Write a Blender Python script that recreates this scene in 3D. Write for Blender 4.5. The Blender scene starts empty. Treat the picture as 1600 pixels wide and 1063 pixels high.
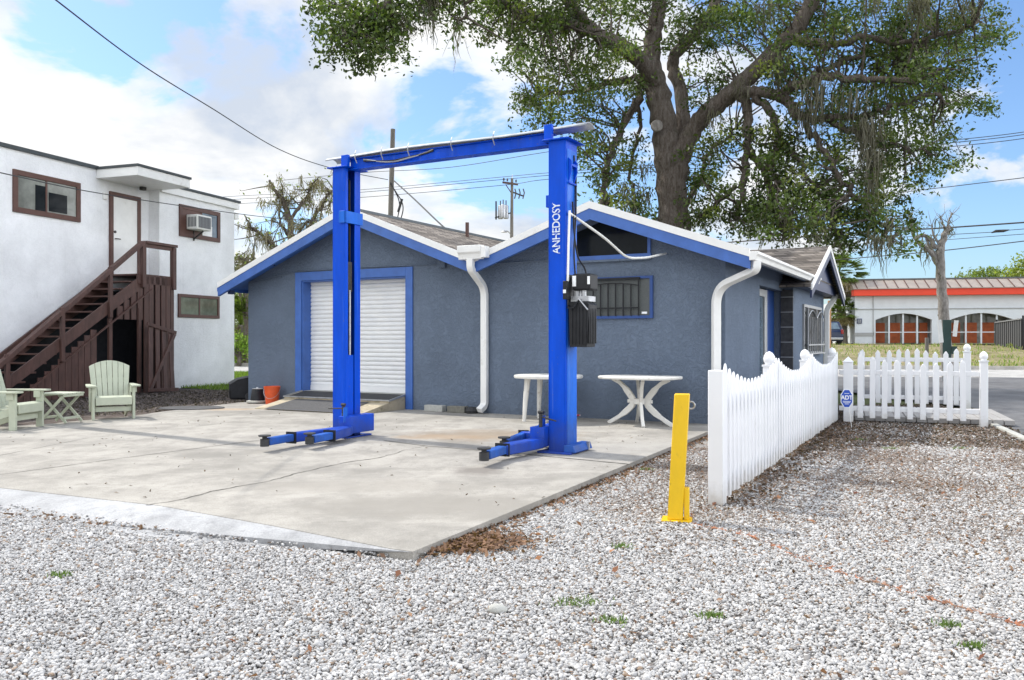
import bpy, math, random
import numpy as np
from mathutils import Vector, Matrix
R = math.radians
random.seed(7); RNG = np.random.default_rng(11)
sc = bpy.context.scene
COL = sc.collection

# ------------------------------------------------------------------ camera
F, CX, CY, HC = 1300.0, 800.0, 531.5, 1.3
cd = bpy.data.cameras.new('camera'); cam = bpy.data.objects.new('camera', cd); COL.objects.link(cam)
cam.location = (0, 0, HC); cam.rotation_euler = (R(90), 0, 0)
cd.sensor_width = 36; cd.lens = 36 * F / 1600; cd.clip_end = 3000; cd.clip_start = .05
sc.camera = cam
# ------------------------------------------------------------------ light
SUN_EL, SUN_AZ = 50.0, -57.0        # degrees; azimuth from the view axis, left is negative
sdir = Vector((math.sin(R(SUN_AZ)) * math.cos(R(SUN_EL)), math.cos(R(SUN_AZ)) * math.cos(R(SUN_EL)), math.sin(R(SUN_EL))))
ld = bpy.data.lights.new('sun', 'SUN'); ld.energy = 3.0; ld.angle = R(0.6); ld.color = (1, .95, .87)
sun = bpy.data.objects.new('sun', ld); COL.objects.link(sun)
sun.rotation_euler = sdir.to_track_quat('Z', 'Y').to_euler(); sun.location = (-30, 20, 40)
W = bpy.data.worlds.new('World'); sc.world = W; W.use_nodes = True
nt = W.node_tree; N = nt.nodes; L = nt.links
bg = N['Background']; bg.inputs[1].default_value = 0.1
sky = N.new('ShaderNodeTexSky'); sky.sky_type = 'NISHITA'; sky.sun_disc = False
sky.sun_elevation = R(SUN_EL); sky.sun_rotation = R(SUN_AZ); sky.air_density = 1.0; sky.dust_density = 1.0; sky.ozone_density = 2.0
def wn(t, **k):
    n = N.new(t)
    for a, b in k.items(): setattr(n, a, b)
    return n
def wmath(op, a, b=None, clamp=False):
    n = wn('ShaderNodeMath', operation=op, use_clamp=clamp)
    for i, v in enumerate((a, b)):
        if v is None: continue
        if isinstance(v, (int, float)): n.inputs[i].default_value = v
        else: L.new(v, n.inputs[i])
    return n.outputs[0]
tc = wn('ShaderNodeTexCoord'); sx = wn('ShaderNodeSeparateXYZ'); L.new(tc.outputs['Generated'], sx.inputs[0])
X_, Y_, Z_ = sx.outputs
den = wmath('ADD', wmath('MAXIMUM', Z_, 0.0), 0.30)
cb = wn('ShaderNodeCombineXYZ')
L.new(wmath('DIVIDE', X_, den), cb.inputs[0]); L.new(wmath('DIVIDE', Y_, den), cb.inputs[1])
def noise(scale, detail, rough, w=0.0, dist=0.0, vec=None):
    n = wn('ShaderNodeTexNoise', noise_dimensions='4D')
    n.inputs['Scale'].default_value = scale; n.inputs['Detail'].default_value = detail
    n.inputs['Roughness'].default_value = rough; n.inputs['W'].default_value = w; n.inputs['Distortion'].default_value = dist
    L.new(vec or cb.outputs[0], n.inputs['Vector']); return n.outputs[0]
def ramp(fac, *stops):
    n = wn('ShaderNodeValToRGB'); e = n.color_ramp.elements
    while len(e) < len(stops): e.new(.5)
    for q, (p, c) in zip(e, stops):
        q.position = p; q.color = (c, c, c, 1) if isinstance(c, (int, float)) else (*c, 1)
    L.new(fac, n.inputs[0]); return n.outputs[0]
n1 = noise(2.0, 10, .56, 23.9, .35)
side = wmath('MULTIPLY', X_, -0.10)                     # more cloud on the left
up = wmath('MULTIPLY', wmath('MULTIPLY', wmath('MAXIMUM', X_, 0.0), Z_), -0.75)
def sstep(v, a, b_):
    n = wn('ShaderNodeMapRange', interpolation_type='SMOOTHSTEP'); L.new(v, n.inputs[0]); n.inputs[1].default_value = a; n.inputs[2].default_value = b_; return n.outputs[0]
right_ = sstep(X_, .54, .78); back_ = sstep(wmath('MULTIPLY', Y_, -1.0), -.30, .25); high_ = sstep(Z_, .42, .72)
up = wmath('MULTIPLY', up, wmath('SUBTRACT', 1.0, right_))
cover = wmath('ADD', wmath('ADD', wmath('MULTIPLY', right_, .16), wmath('MULTIPLY', back_, .12)), wmath('MULTIPLY', high_, .06))  # extra cloud outside the view, added for more fill light
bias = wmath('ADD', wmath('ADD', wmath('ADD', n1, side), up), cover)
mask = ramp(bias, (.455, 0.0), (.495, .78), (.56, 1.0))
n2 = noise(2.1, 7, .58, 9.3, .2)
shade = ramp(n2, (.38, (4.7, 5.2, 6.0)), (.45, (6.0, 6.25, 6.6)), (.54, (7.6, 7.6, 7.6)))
# unseen cloud overhead, behind and right, brightened to fill light into shaded sides
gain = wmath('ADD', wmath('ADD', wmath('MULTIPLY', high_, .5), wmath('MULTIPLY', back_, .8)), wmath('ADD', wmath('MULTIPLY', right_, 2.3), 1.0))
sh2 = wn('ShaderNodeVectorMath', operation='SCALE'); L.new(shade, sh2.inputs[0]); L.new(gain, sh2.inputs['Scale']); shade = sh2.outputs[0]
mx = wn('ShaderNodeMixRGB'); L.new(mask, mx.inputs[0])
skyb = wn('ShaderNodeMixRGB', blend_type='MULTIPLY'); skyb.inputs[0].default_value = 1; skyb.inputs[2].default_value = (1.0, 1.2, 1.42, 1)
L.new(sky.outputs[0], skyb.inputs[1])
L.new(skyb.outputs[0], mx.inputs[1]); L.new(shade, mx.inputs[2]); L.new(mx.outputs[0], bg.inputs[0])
vs = sc.view_settings
vs.view_transform = 'Standard'; vs.look = 'None'; vs.exposure = 0.52; vs.gamma = 1.0; vs.use_curve_mapping = False
try:
    sc.cycles.use_denoising = True; sc.cycles.max_bounces = 8; sc.cycles.diffuse_bounces = 4; sc.cycles.transparent_max_bounces = 8
except Exception: pass

# ------------------------------------------------------------------ pixel -> world (design helpers; everything is a real 3-D position)
def ray(px, py): return (px - CX) / F, (CY - py) / F
def at(px, py, Y): rx, rz = ray(px, py); return Vector((rx * Y, Y, HC + rz * Y))
def G(px, py, z=0.0):
    rx, rz = ray(px, py); Y = (z - HC) / rz; return Vector((rx * Y, Y, z))
class Frame:
    def __init__(s, o, deg): s.o = Vector((o[0], o[1])); s.a = R(deg); s.x = Vector((math.cos(s.a), math.sin(s.a))); s.y = Vector((-math.sin(s.a), math.cos(s.a))); s.rz = s.a
    def loc(s, p): d = Vector((p[0], p[1])) - s.o; return d.dot(s.x), d.dot(s.y)
    def glob(s, u, v): return s.o + s.x * u + s.y * v
    def _t(s, px, ax, c):
        rx, _ = ray(px, 0); d = Vector((rx, 1)); return (c + s.o.dot(ax)) / d.dot(ax)
    def on_y(s, px, py, c=0.0):      # plane local y = c -> (x, z)
        t = s._t(px, s.y, c); rx, rz = ray(px, py); return s.loc((rx * t, t))[0], HC + rz * t
    def on_x(s, px, py, c=0.0):      # plane local x = c -> (y, z)
        t = s._t(px, s.x, c); rx, rz = ray(px, py); return s.loc((rx * t, t))[1], HC + rz * t
GZ = -0.06                                                 # gravel level; the slab top is z = 0

# ------------------------------------------------------------------ mesh builder
class MB:
    def __init__(s): s.v = []; s.f = []; s.m = []; s.cur = 0
    def add(s, vs_, fs):
        b = len(s.v); s.v += [tuple(p) for p in vs_]
        for f in fs: s.f.append([b + i for i in f]); s.m.append(s.cur)
        return s
    def box(s, x0, x1, y0, y1, z0, z1):
        return s.add([(x, y, z) for z in (z0, z1) for y in (y0, y1) for x in (x0, x1)],
                     [(0, 2, 3, 1), (4, 5, 7, 6), (0, 1, 5, 4), (2, 6, 7, 3), (0, 4, 6, 2), (1, 3, 7, 5)])
    def obox(s, a, b, w, h, up=(0, 0, 1)):                 # bar from a to b, width w (across), height h (along up)
        a, b = Vector(a), Vector(b); d = (b - a).normalized(); up = Vector(up)
        x = d.cross(up)
        if x.length < 1e-4: x = d.cross(Vector((0, 1, 0)))
        x.normalize(); y = x.cross(d)
        P = []
        for p in (a, b):
            for i, j in ((-1, -1), (1, -1), (1, 1), (-1, 1)): P.append(p + x * (i * w / 2) + y * (j * h / 2))
        return s.add(P, [(3, 2, 1, 0), (4, 5, 6, 7), (0, 1, 5, 4), (1, 2, 6, 5), (2, 3, 7, 6), (3, 0, 4, 7)])
    def prism(s, pts, axis, c0, c1):                       # polygon (a,b) extruded along axis
        n = len(pts)
        def mk(a, b, c): return {'x': (c, a, b), 'y': (a, c, b), 'z': (a, b, c)}[axis]
        P = [mk(a, b, c0) for a, b in pts] + [mk(a, b, c1) for a, b in pts]
        area = sum(pts[i][0] * pts[(i + 1) % n][1] - pts[(i + 1) % n][0] * pts[i][1] for i in range(n))
        flip = (area > 0) ^ (c1 < c0) ^ (axis == 'y')
        fs = [list(range(n)), list(range(2 * n - 1, n - 1, -1))] + [(i, n + i, n + (i + 1) % n, (i + 1) % n) for i in range(n)]
        if flip: fs = [list(reversed(f)) for f in fs]
        return s.add(P, fs)
    def tube(s, path, r, sides=8, cap=True, squash=1.0):
        path = [Vector(p) for p in path]; n = len(path)
        rs = r if hasattr(r, '__len__') else [r] * n
        t0 = (path[1] - path[0]).normalized()
        ref = Vector((0, 0, 1)) if abs(t0.z) < .9 else Vector((1, 0, 0))
        x = t0.cross(ref).normalized(); P = []
        for i, p in enumerate(path):
            t = ((path[min(i + 1, n - 1)] - path[max(i - 1, 0)])).normalized()
            x = (x - t * x.dot(t)).normalized(); y = t.cross(x)
            for k in range(sides):
                a = 2 * math.pi * k / sides
                P.append(p + x * (math.cos(a) * rs[i]) + y * (math.sin(a) * rs[i] * squash))
        fs = []
        for i in range(n - 1):
            for k in range(sides):
                a, b = i * sides + k, i * sides + (k + 1) % sides
                fs.append((a, b, b + sides, a + sides))
        if cap:
            fs.append(list(range(sides - 1, -1, -1))); fs.append([(n - 1) * sides + k for k in range(sides)])
        return s.add(P, fs)
    def lathe(s, prof, c=(0, 0, 0), sides=24):             # profile (r, z)
        P = []; n = len(prof)
        for r_, z in prof:
            for k in range(sides):
                a = 2 * math.pi * k / sides; P.append((c[0] + r_ * math.cos(a), c[1] + r_ * math.sin(a), c[2] + z))
        fs = []
        for i in range(n - 1):
            for k in range(sides):
                a, b = i * sides + k, i * sides + (k + 1) % sides
                fs.append((a, b, b + sides, a + sides))
        fs.append(list(range(sides - 1, -1, -1))); fs.append([(n - 1) * sides + k for k in range(sides)])
        return s.add(P, fs)
    def quad(s, a, b, c, d): return s.add([a, b, c, d], [(0, 1, 2, 3)])
    def build(s, name, mats, parent=None, smooth=None, bevel=0, seg=2, loc=None):
        me = bpy.data.meshes.new(name); me.from_pydata(s.v, [], s.f)
        mats = mats if isinstance(mats, (list, tuple)) else [mats]
        for m in mats: me.materials.append(m)
        if len(mats) > 1: me.polygons.foreach_set('material_index', s.m)
        if smooth is not None:
            me.polygons.foreach_set('use_smooth', [True] * len(me.polygons)); me.set_sharp_from_angle(angle=R(smooth))
        me.update()
        o = bpy.data.objects.new(name, me); COL.objects.link(o)
        if parent: o.parent = parent
        if loc: o.location = loc
        if bevel:
            b = o.modifiers.new('bevel', 'BEVEL'); b.width = bevel; b.segments = seg; b.limit_method = 'ANGLE'; b.angle_limit = R(35)
            me.polygons.foreach_set('use_smooth', [True] * len(me.polygons)); me.set_sharp_from_angle(angle=R(50))
        return o
def tag(o, label=None, cat=None, group=None, kind=None):
    if label: o['label'] = label
    if cat: o['category'] = cat
    if group: o['group'] = group
    if kind: o['kind'] = kind
    return o
def thing(name, label, cat, loc=(0, 0, 0), rz=0.0, group=None):
    o = bpy.data.objects.new(name, None); COL.objects.link(o); o.empty_display_size = .2
    o.location = (loc[0], loc[1], loc[2] if len(loc) > 2 else 0); o.rotation_euler = (0, 0, rz)
    return tag(o, label, cat, group)
def big_mesh(name, V, Fc, mat, parent=None, col=None, smooth=False):   # numpy arrays, all faces of one size
    me = bpy.data.meshes.new(name); k = Fc.shape[1]
    me.vertices.add(len(V)); me.vertices.foreach_set('co', V.astype(np.float32).ravel())
    me.loops.add(Fc.size); me.loops.foreach_set('vertex_index', Fc.astype(np.int32).ravel())
    me.polygons.add(len(Fc)); me.polygons.foreach_set('loop_start', np.arange(0, Fc.size, k, dtype=np.int32))
    me.polygons.foreach_set('loop_total', np.full(len(Fc), k, dtype=np.int32))
    if smooth: me.polygons.foreach_set('use_smooth', np.ones(len(Fc), dtype=bool))
    me.materials.append(mat); me.update(calc_edges=True)
    if col is not None:
        ca = me.color_attributes.new('tone', 'FLOAT_COLOR', 'POINT')
        ca.data.foreach_set('color', np.concatenate([col, np.ones((len(V), 1))], 1).astype(np.float32).ravel())
    o = bpy.data.objects.new(name, me); COL.objects.link(o)
    if parent: o.parent = parent
    if name == 'hanging_moss': o['kind'] = 'stuff'
    return o
def text_part(name, body, size, mat, parent, M, extrude=.001, ax=1.0, bold=0.0):
    cu = bpy.data.curves.new(name, 'FONT'); cu.body = body; cu.size = size; cu.extrude = extrude; cu.offset = bold; cu.align_x = 'CENTER'; cu.align_y = 'CENTER'
    tmp = bpy.data.objects.new(name + '_tmp', cu); COL.objects.link(tmp)
    dg = bpy.context.evaluated_depsgraph_get(); me = bpy.data.meshes.new_from_object(tmp.evaluated_get(dg))
    bpy.data.objects.remove(tmp); me.transform(M @ Matrix.Diagonal((ax, 1, 1, 1))); me.materials.clear(); me.materials.append(mat)
    o = bpy.data.objects.new(name, me); COL.objects.link(o); o.parent = parent; return o

# ------------------------------------------------------------------ materials
class Mat:
    def __init__(s, name, rough=.6, metal=0.0, spec=.5):
        s.m = bpy.data.materials.new(name); s.m.use_nodes = True; s.t = s.m.node_tree; s.n = s.t.nodes; s.l = s.t.links
        s.b = s.n['Principled BSDF']; s.b.inputs['Roughness'].default_value = rough; s.b.inputs['Metallic'].default_value = metal
        s.b.inputs['Specular IOR Level'].default_value = spec; s.tc = None
    def new(s, t, **k):
        n = s.n.new(t)
        for a, b in k.items(): setattr(n, a, b)
        return n
    def co(s, scale=(1, 1, 1)):
        if not s.tc: s.tc = s.new('ShaderNodeTexCoord')
        mp = s.new('ShaderNodeMapping'); mp.inputs['Scale'].default_value = scale; s.l.new(s.tc.outputs['Object'], mp.inputs[0]); return mp.outputs[0]
    def noise(s, scale, detail=5, rough=.6, sc3=(1, 1, 1), dist=0):
        n = s.new('ShaderNodeTexNoise'); n.inputs['Scale'].default_value = scale; n.inputs['Detail'].default_value = detail
        n.inputs['Roughness'].default_value = rough; n.inputs['Distortion'].default_value = dist; s.l.new(s.co(sc3), n.inputs['Vector']); return n.outputs[0]
    def voro(s, scale, sc3=(1, 1, 1), feat='F1', out=0):
        n = s.new('ShaderNodeTexVoronoi', feature=feat); n.inputs['Scale'].default_value = scale; s.l.new(s.co(sc3), n.inputs['Vector']); return n.outputs[out]
    def ramp(s, fac, *stops):
        n = s.new('ShaderNodeValToRGB'); e = n.color_ramp.elements
        while len(e) < len(stops): e.new(.5)
        for q, (p, c) in zip(e, stops): q.position = p; q.color = (c, c, c, 1) if isinstance(c, (int, float)) else (*c, 1)
        s.l.new(fac, n.inputs[0]); return n.outputs[0]
    def mix(s, fac, a, b, blend='MIX'):
        n = s.new('ShaderNodeMixRGB', blend_type=blend)
        for i, v in enumerate((fac, a, b)):
            if isinstance(v, (int, float)): n.inputs[i].default_value = v if i == 0 else (v, v, v, 1)
            elif isinstance(v, tuple): n.inputs[i].default_value = (*v, 1)
            else: s.l.new(v, n.inputs[i])
        return n.outputs[0]
    def math(s, op, a, b=0.0):
        n = s.new('ShaderNodeMath', operation=op)
        for i, v in enumerate((a, b)):
            if isinstance(v, (int, float)): n.inputs[i].default_value = v
            else: s.l.new(v, n.inputs[i])
        return n.outputs[0]
    def color(s, c):
        if isinstance(c, tuple): s.b.inputs['Base Color'].default_value = (*c, 1)
        else: s.l.new(c, s.b.inputs['Base Color'])
        return s
    def bump(s, h, strength=.3, dist=.01):
        n = s.new('ShaderNodeBump'); n.inputs['Strength'].default_value = strength; n.inputs['Distance'].default_value = dist
        s.l.new(h, n.inputs['Height']); s.l.new(n.outputs[0], s.b.inputs['Normal']); return s
    def rough(s, r): s.l.new(r, s.b.inputs['Roughness']); return s
def mul(c, k): return tuple(min(1, x * k) for x in c)
def paint(name, c, rough=.5, var=.12, scale=6, bump=0.0, metal=0.0, dirt=None, dscale=3, dlo=.55, sc3=(1, 1, 1)):
    m = Mat(name, rough, metal)
    col = m.ramp(m.noise(scale, 6, .6, sc3), (.3, mul(c, 1 - var)), (.7, mul(c, 1 + var)))
    if dirt: col = m.mix(m.ramp(m.noise(dscale, 8, .7, sc3), (dlo, 0.0), (dlo + .15, .75)), col, dirt)
    m.color(col)
    if bump: m.bump(m.noise(scale * 6, 6, .6), bump, .004)
    return m.m
def stucco(name, c, dirt, k=1.0):
    m = Mat(name, .88, 0, .25)
    base = m.ramp(m.noise(.9, 6, .6), (.3, mul(c, .86)), (.7, mul(c, 1.1)))
    base = m.mix(m.ramp(m.noise(3.5, 8, .7, (1, 1, .35)), (.60, 0.0), (.8, .28)), base, dirt)
    sep = m.new('ShaderNodeSeparateXYZ'); m.l.new(m.co(), sep.inputs[0])
    splash = m.math('ADD', m.math('MULTIPLY', sep.outputs[2], 1.6), m.math('MULTIPLY', m.noise(4, 6, .65), .9))
    base = m.mix(m.ramp(splash, (.45, .30), (.85, 0.0)), base, dirt)
    h = m.math('ADD', m.ramp(m.noise(12, 6, .62, dist=1.8), (.42, 0.0), (.54, 1.0)), m.math('MULTIPLY', m.noise(50, 4, .6), .4))
    base = m.mix(.06, base, m.ramp(h, (.1, mul(c, .55)), (1.0, mul(c, 1.2))))
    base = m.mix(m.ramp(m.noise(1.1, 7, .7, (3.5, 3.5, .22)), (.60, 0.0), (.74, .22)), base, dirt)
    m.color(base).bump(h, .65 * k, .012)
    return m.m
M = {}
M['wall'] = stucco('blue_grey_stucco', (.135, .172, .232), (.10, .115, .14))
M['white_wall'] = stucco('white_stucco', (.84, .85, .86), (.50, .50, .49), .6)
M['trim'] = paint('blue_trim_paint', (.045, .125, .40), .45, .14, 4, .08, dirt=(.05, .09, .22), dlo=.62)
M['navy'] = paint('navy_soffit_paint', (.020, .035, .095), .5, .12)
M['door_blue'] = paint('entry_blue_paint', (.012, .055, .22), .4, .12)
M['white'] = paint('white_metal_paint', (.78, .78, .76), .42, .04, 5, dirt=(.48, .46, .41), dlo=.60)
M['vinyl'] = paint('white_vinyl', (.82, .83, .85), .38, .03, 3, dirt=(.52, .50, .45), dscale=5, dlo=.62)
mf_ = Mat('white_vinyl', .38); sp_ = mf_.new('ShaderNodeSeparateXYZ'); mf_.l.new(mf_.co(), sp_.inputs[0])
sc_ = mf_.math('ADD', mf_.math('MULTIPLY', sp_.outputs[2], 2.6), mf_.math('MULTIPLY', mf_.noise(7, 7, .7), 1.1)); bs = mf_.ramp(mf_.noise(2.2, 5), (.3, (.72, .73, .755)), (.7, (.77, .78, .80)))
bs = mf_.mix(mf_.ramp(mf_.noise(5, 8, .72, (1, 1, .4)), (.58, 0.0), (.78, .40)), bs, (.50, .50, .45)); mf_.color(mf_.mix(mf_.ramp(sc_, (.55, .60), (1.0, 0.0)), bs, (.40, .37, .31))); M['vinyl'] = mf_.m
M['lift'] = paint('lift_blue_paint', (.0, .062, .50), .36, .16, 3.0, .06, dirt=(.02, .05, .24), dscale=9, dlo=.64)
M['lift_web'] = paint('lift_faded_blue_paint', (.02, .12, .52), .34, .14, 3, .06, dirt=(.10, .15, .34), dscale=9, dlo=.63)
M['black'] = paint('black_plastic', (.018, .019, .022), .45, .3, 8)
M['black'].node_tree.nodes['Principled BSDF'].inputs['Specular IOR Level'].default_value = .2
for q_, c_ in (('lift', (.0, .068, .57)), ('lift_web', (.012, .13, .60))):
    ml = Mat(q_ + '_worn_paint', .38); spz = ml.new('ShaderNodeSeparateXYZ'); ml.l.new(ml.co(), spz.inputs[0])
    cb_ = ml.ramp(ml.noise(2.2, 7, .65, (2.5, 2.5, .5)), (.3, mul(c_, .78)), (.7, mul(c_, 1.15)))
    cb_ = ml.mix(ml.ramp(ml.noise(4, 8, .7, (4, 4, .22)), (.58, 0.0), (.70, .42)), cb_, (.10, .20, .56))
    cb_ = ml.mix(ml.ramp(ml.noise(26, 7, .72), (.63, 0.0), (.67, .85)), cb_, (.10, .11, .16))
    gz_ = ml.math('ADD', ml.math('MULTIPLY', spz.outputs[2], 1.1), ml.math('MULTIPLY', ml.noise(5, 7, .7), .9))
    cb_ = ml.mix(ml.ramp(gz_, (.50, .55), (.95, 0.0)), cb_, (.045, .055, .10))
    ml.color(cb_).rough(ml.ramp(ml.noise(6, 6), (.3, .28), (.7, .55))); ml.bump(ml.noise(18, 5), .08, .004); M[q_] = ml.m
for q_ in ('lift', 'lift_web'): M[q_].node_tree.nodes['Principled BSDF'].inputs['Specular IOR Level'].default_value = .15
M['dark_metal'] = paint('dark_oily_metal', (.04, .038, .036), .45, .4, 20, .2, .4)
M['steel'] = paint('galvanised_steel', (.42, .43, .45), .42, .2, 9, .1, .7, dirt=(.2, .18, .16))
M['grey_sheet'] = paint('weathered_grey_sheet', (.34, .37, .41), .55, .25, 5, .2, .1, dirt=(.55, .56, .58), dlo=.5)
M['yellow'] = paint('chipped_yellow_paint', (.72, .45, .002), .42, .07, 6, .1, dirt=(.12, .08, .02), dscale=11, dlo=.60, sc3=(1.6, 1.6, .6))
M['brown'] = paint('dark_brown_wood_paint', (.088, .043, .034), .6, .28, 5, .4, dirt=(.050, .027, .022), sc3=(2, 2, .6))
M['brown_trim'] = paint('brown_trim_paint', (.10, .045, .034), .55, .15, 6)
M['sage'] = paint('sage_green_paint', (.42, .45, .345), .5, .08, 6, .1, dirt=(.30, .33, .24), dlo=.62)
M['resin'] = paint('weathered_white_resin', (.70, .69, .65), .45, .06, 8, dirt=(.40, .37, .31), dscale=9, dlo=.56)
M['orange'] = paint('orange_plastic', (.62, .085, .018), .4, .12, 8, dirt=(.30, .05, .02))
M['rubber'] = paint('black_rubber', (.030, .031, .033), .75, .3, 15, .5)
M['mat'] = paint('granular_rubber_mat', (.075, .075, .078), .9, .4, 40, .9, dirt=(.14, .13, .12), dlo=.6)
M['ply'] = paint('weathered_plywood', (.42, .36, .26), .8, .2, 4, .3, dirt=(.16, .15, .09), dscale=5, dlo=.52)
M['block'] = paint('concrete_block', (.40, .40, .37), .9, .15, 20, .6, dirt=(.2, .2, .18))
M['stone'] = paint('dark_stacked_stone', (.05, .05, .052), .8, .4, 10, .5)
M['pole'] = paint('weathered_pole_wood', (.165, .15, .13), .85, .3, 6, .6, sc3=(3, 3, .25))
M['new_wood'] = paint('tan_post_wood', (.40, .22, .11), .8, .2, 6, .3, sc3=(3, 3, .3))
M['deck'] = paint('grey_deck_boards', (.30, .29, .28), .85, .25, 6, .4, dirt=(.15, .14, .13), sc3=(.4, 3, 1))
M['wire'] = paint('black_cable', (.03, .03, .032), .6)
M['roof_edge'] = paint('dark_roof_edging', (.045, .055, .06), .6, .2)
M['ac'] = paint('cream_plastic', (.72, .72, .68), .5, .05)
M['grey_fin'] = paint('dark_grey_fins', (.10, .105, .11), .6, .2, 30)
M['silver_frame'] = paint('dull_aluminium', (.33, .34, .35), .45, .1, 6, 0, .4)
M['red_band'] = paint('orange_red_fascia', (.72, .055, .02), .5, .05, 2)
M['store_wall'] = paint('pale_store_wall', (.62, .66, .70), .8, .05, 2, .1)
M['store_roof'] = paint('taupe_metal_roof', (.34, .29, .25), .5, .12, 2, 0, .2, dirt=(.16, .14, .13), dlo=.62)
M['board'] = paint('orange_brown_boarding', (.36, .085, .025), .7, .25, 3, .1)
M['kerb_yellow'] = paint('yellow_kerb_paint', (.75, .47, .02), .7, .15, 4)
M['dark_green'] = paint('dark_green_board', (.012, .045, .04), .5, .2)
M['sign_blue'] = paint('yard_sign_blue', (.012, .075, .46), .4, .05)
M['white_mark'] = paint('white_marking', (.82, .84, .86), .5, .1, 30)
M['navy_car'] = paint('dark_blue_car_paint', (.012, .02, .055), .2, .1)
M['red_glass'] = paint('red_lamp_glass', (.25, .01, .01), .2)
M['terracotta_rope'] = paint('orange_rope_fibre', (.36, .15, .08), .9, .4, 30, .5, dirt=(.30, .22, .16), dlo=.46)
def glass(name, c, rough=.06):
    m = Mat(name, rough, 0, .09 if c[0] < .05 else .35); m.color(m.ramp(m.noise(1.6, 4), (.35, mul(c, .6)), (.7, mul(c, 1.4)))); return m.m
M['dark_glass'] = glass('dark_window_glass', (.012, .015, .018))
M['grey_glass'] = glass('curtained_window_glass', (.20, .21, .19))
M['screen'] = paint('insect_screen', (.075, .085, .085), .5, .2, 60)
M['green_glass'] = glass('greenish_blind_glass', (.16, .19, .14))
M['blue_glass'] = glass('sky_tinted_glass', (.12, .17, .22))
# slatted roller door
m = Mat('white_roller_door', .45); m.color(m.ramp(m.noise(3, 5, .6, (1, 1, 3)), (.3, (.70, .71, .72)), (.7, (.80, .80, .79)))); M['roller'] = m.m
# shingles
m = Mat('asphalt_shingles', .92, 0, .2)
br = m.new('ShaderNodeTexBrick'); sep = m.new('ShaderNodeSeparateXYZ'); m.l.new(m.co(), sep.inputs[0]); cmb = m.new('ShaderNodeCombineXYZ')
m.l.new(m.math('ADD', sep.outputs[0], sep.outputs[1]), cmb.inputs[0]); m.l.new(m.math('MULTIPLY', sep.outputs[2], 2.7), cmb.inputs[1]); m.l.new(cmb.outputs[0], br.inputs['Vector'])
br.inputs['Scale'].default_value = 1.0; br.inputs['Brick Width'].default_value = .33; br.inputs['Row Height'].default_value = .14; br.inputs['Mortar Size'].default_value = .012
br.inputs['Color1'].default_value = (.09, .078, .07, 1); br.inputs['Color2'].default_value = (.30, .265, .235, 1); br.inputs['Mortar'].default_value = (.05, .045, .04, 1)
m.color(m.mix(m.ramp(m.noise(30, 6, .7), (.4, .0), (.8, .5)), br.outputs[0], (.13, .115, .105))).bump(m.noise(60, 4), .5, .006); M['shingle'] = m.m
# concrete slab: blotches, stains and a rusty patch of their own shape
def concrete(name, c, stains=()):
    m = Mat(name, .9, 0, .25)
    col = m.ramp(m.noise(.55, 9, .66), (.36, mul(c, .66)), (.5, c), (.64, mul(c, 1.16)))
    col = m.mix(m.ramp(m.noise(2.6, 9, .72, (1, .7, 1)), (.45, 0.0), (.62, .62)), col, mul(c, .58))
    col = m.mix(m.ramp(m.noise(90, 3, .7), (.40, .45), (.6, 0.0)), col, mul(c, .45))
    col = m.mix(m.ramp(m.noise(9, 9, .75), (.555, 0.0), (.66, .5)), col, mul(c, .45)); col = m.mix(m.ramp(m.noise(1.2, 8, .7, (.5, 2.2, 1)), (.55, 0.0), (.72, .35)), col, mul(c, 1.35))
    geo = m.new('ShaderNodeNewGeometry')
    for (x, y, rx, ry, sc_, k) in stains:
        mp = m.new('ShaderNodeMapping'); mp.vector_type = 'POINT'; mp.inputs['Location'].default_value = (-x / rx, -y / ry, 0); mp.inputs['Scale'].default_value = (1 / rx, 1 / ry, 0)
        m.l.new(geo.outputs['Position'], mp.inputs[0])
        ln = m.new('ShaderNodeVectorMath', operation='LENGTH'); m.l.new(mp.outputs[0], ln.inputs[0])
        d = m.math('ADD', ln.outputs['Value'], m.math('MULTIPLY', m.math('SUBTRACT', m.noise(3.2, 7, .7), .5), 1.5))
        col = m.mix(m.ramp(d, (.40, min(1, k * 1.1)), (1.1, 0.0)), col, sc_)
    m.color(col).bump(m.math('ADD', m.noise(70, 5, .7), m.math('MULTIPLY', m.noise(6, 6), .6)), .35, .006)
    return m.m
def stain(px, py, wx, wy, c, k):
    p = G(px, py); return (p.x, p.y, wx, wy, c, k)
M['concrete'] = concrete('stained_concrete', (.395, .375, .34), [
    stain(770, 680, 1.5, .9, (.24, .185, .13), .62), stain(690, 683, .9, .35, (.36, .25, .15), .32), stain(700, 790, 1.5, .7, (.25, .235, .21), .75), stain(320, 712, .5, .35, (.22, .21, .19), .8),
    stain(745, 735, .35, .35, (.18, .165, .15), .8), stain(560, 760, 1.3, .5, (.30, .28, .25), .55), stain(1000, 700, 1.2, .8, (.33, .32, .30), .4), stain(360, 640, .7, .3, (.45, .30, .17), .4)])
M['apron'] = concrete('pale_apron_concrete', (.43, .435, .445))
M['road'] = concrete('sunlit_road', (.46, .45, .43)); M['asphalt'] = concrete('grey_asphalt', (.17, .17, .175)); M['pave'] = concrete('pavement', (.50, .48, .44))
def soil(name, a, b, c, s1=3, s2=30, bump=.8):
    m = Mat(name, .95, 0, .15)
    col = m.ramp(m.noise(s1, 9, .7), (.32, a), (.5, b), (.68, c)); col = m.mix(m.ramp(m.noise(s2, 6, .7), (.4, .6), (.6, 0.0)), col, mul(a, .5))
    m.color(col).bump(m.noise(s2, 7, .75), bump, .02); return m.m
M['gravel_bed'] = soil('gravel_bed', (.26, .235, .21), (.40, .385, .37), (.50, .49, .48), 6, 45, .5)
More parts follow.
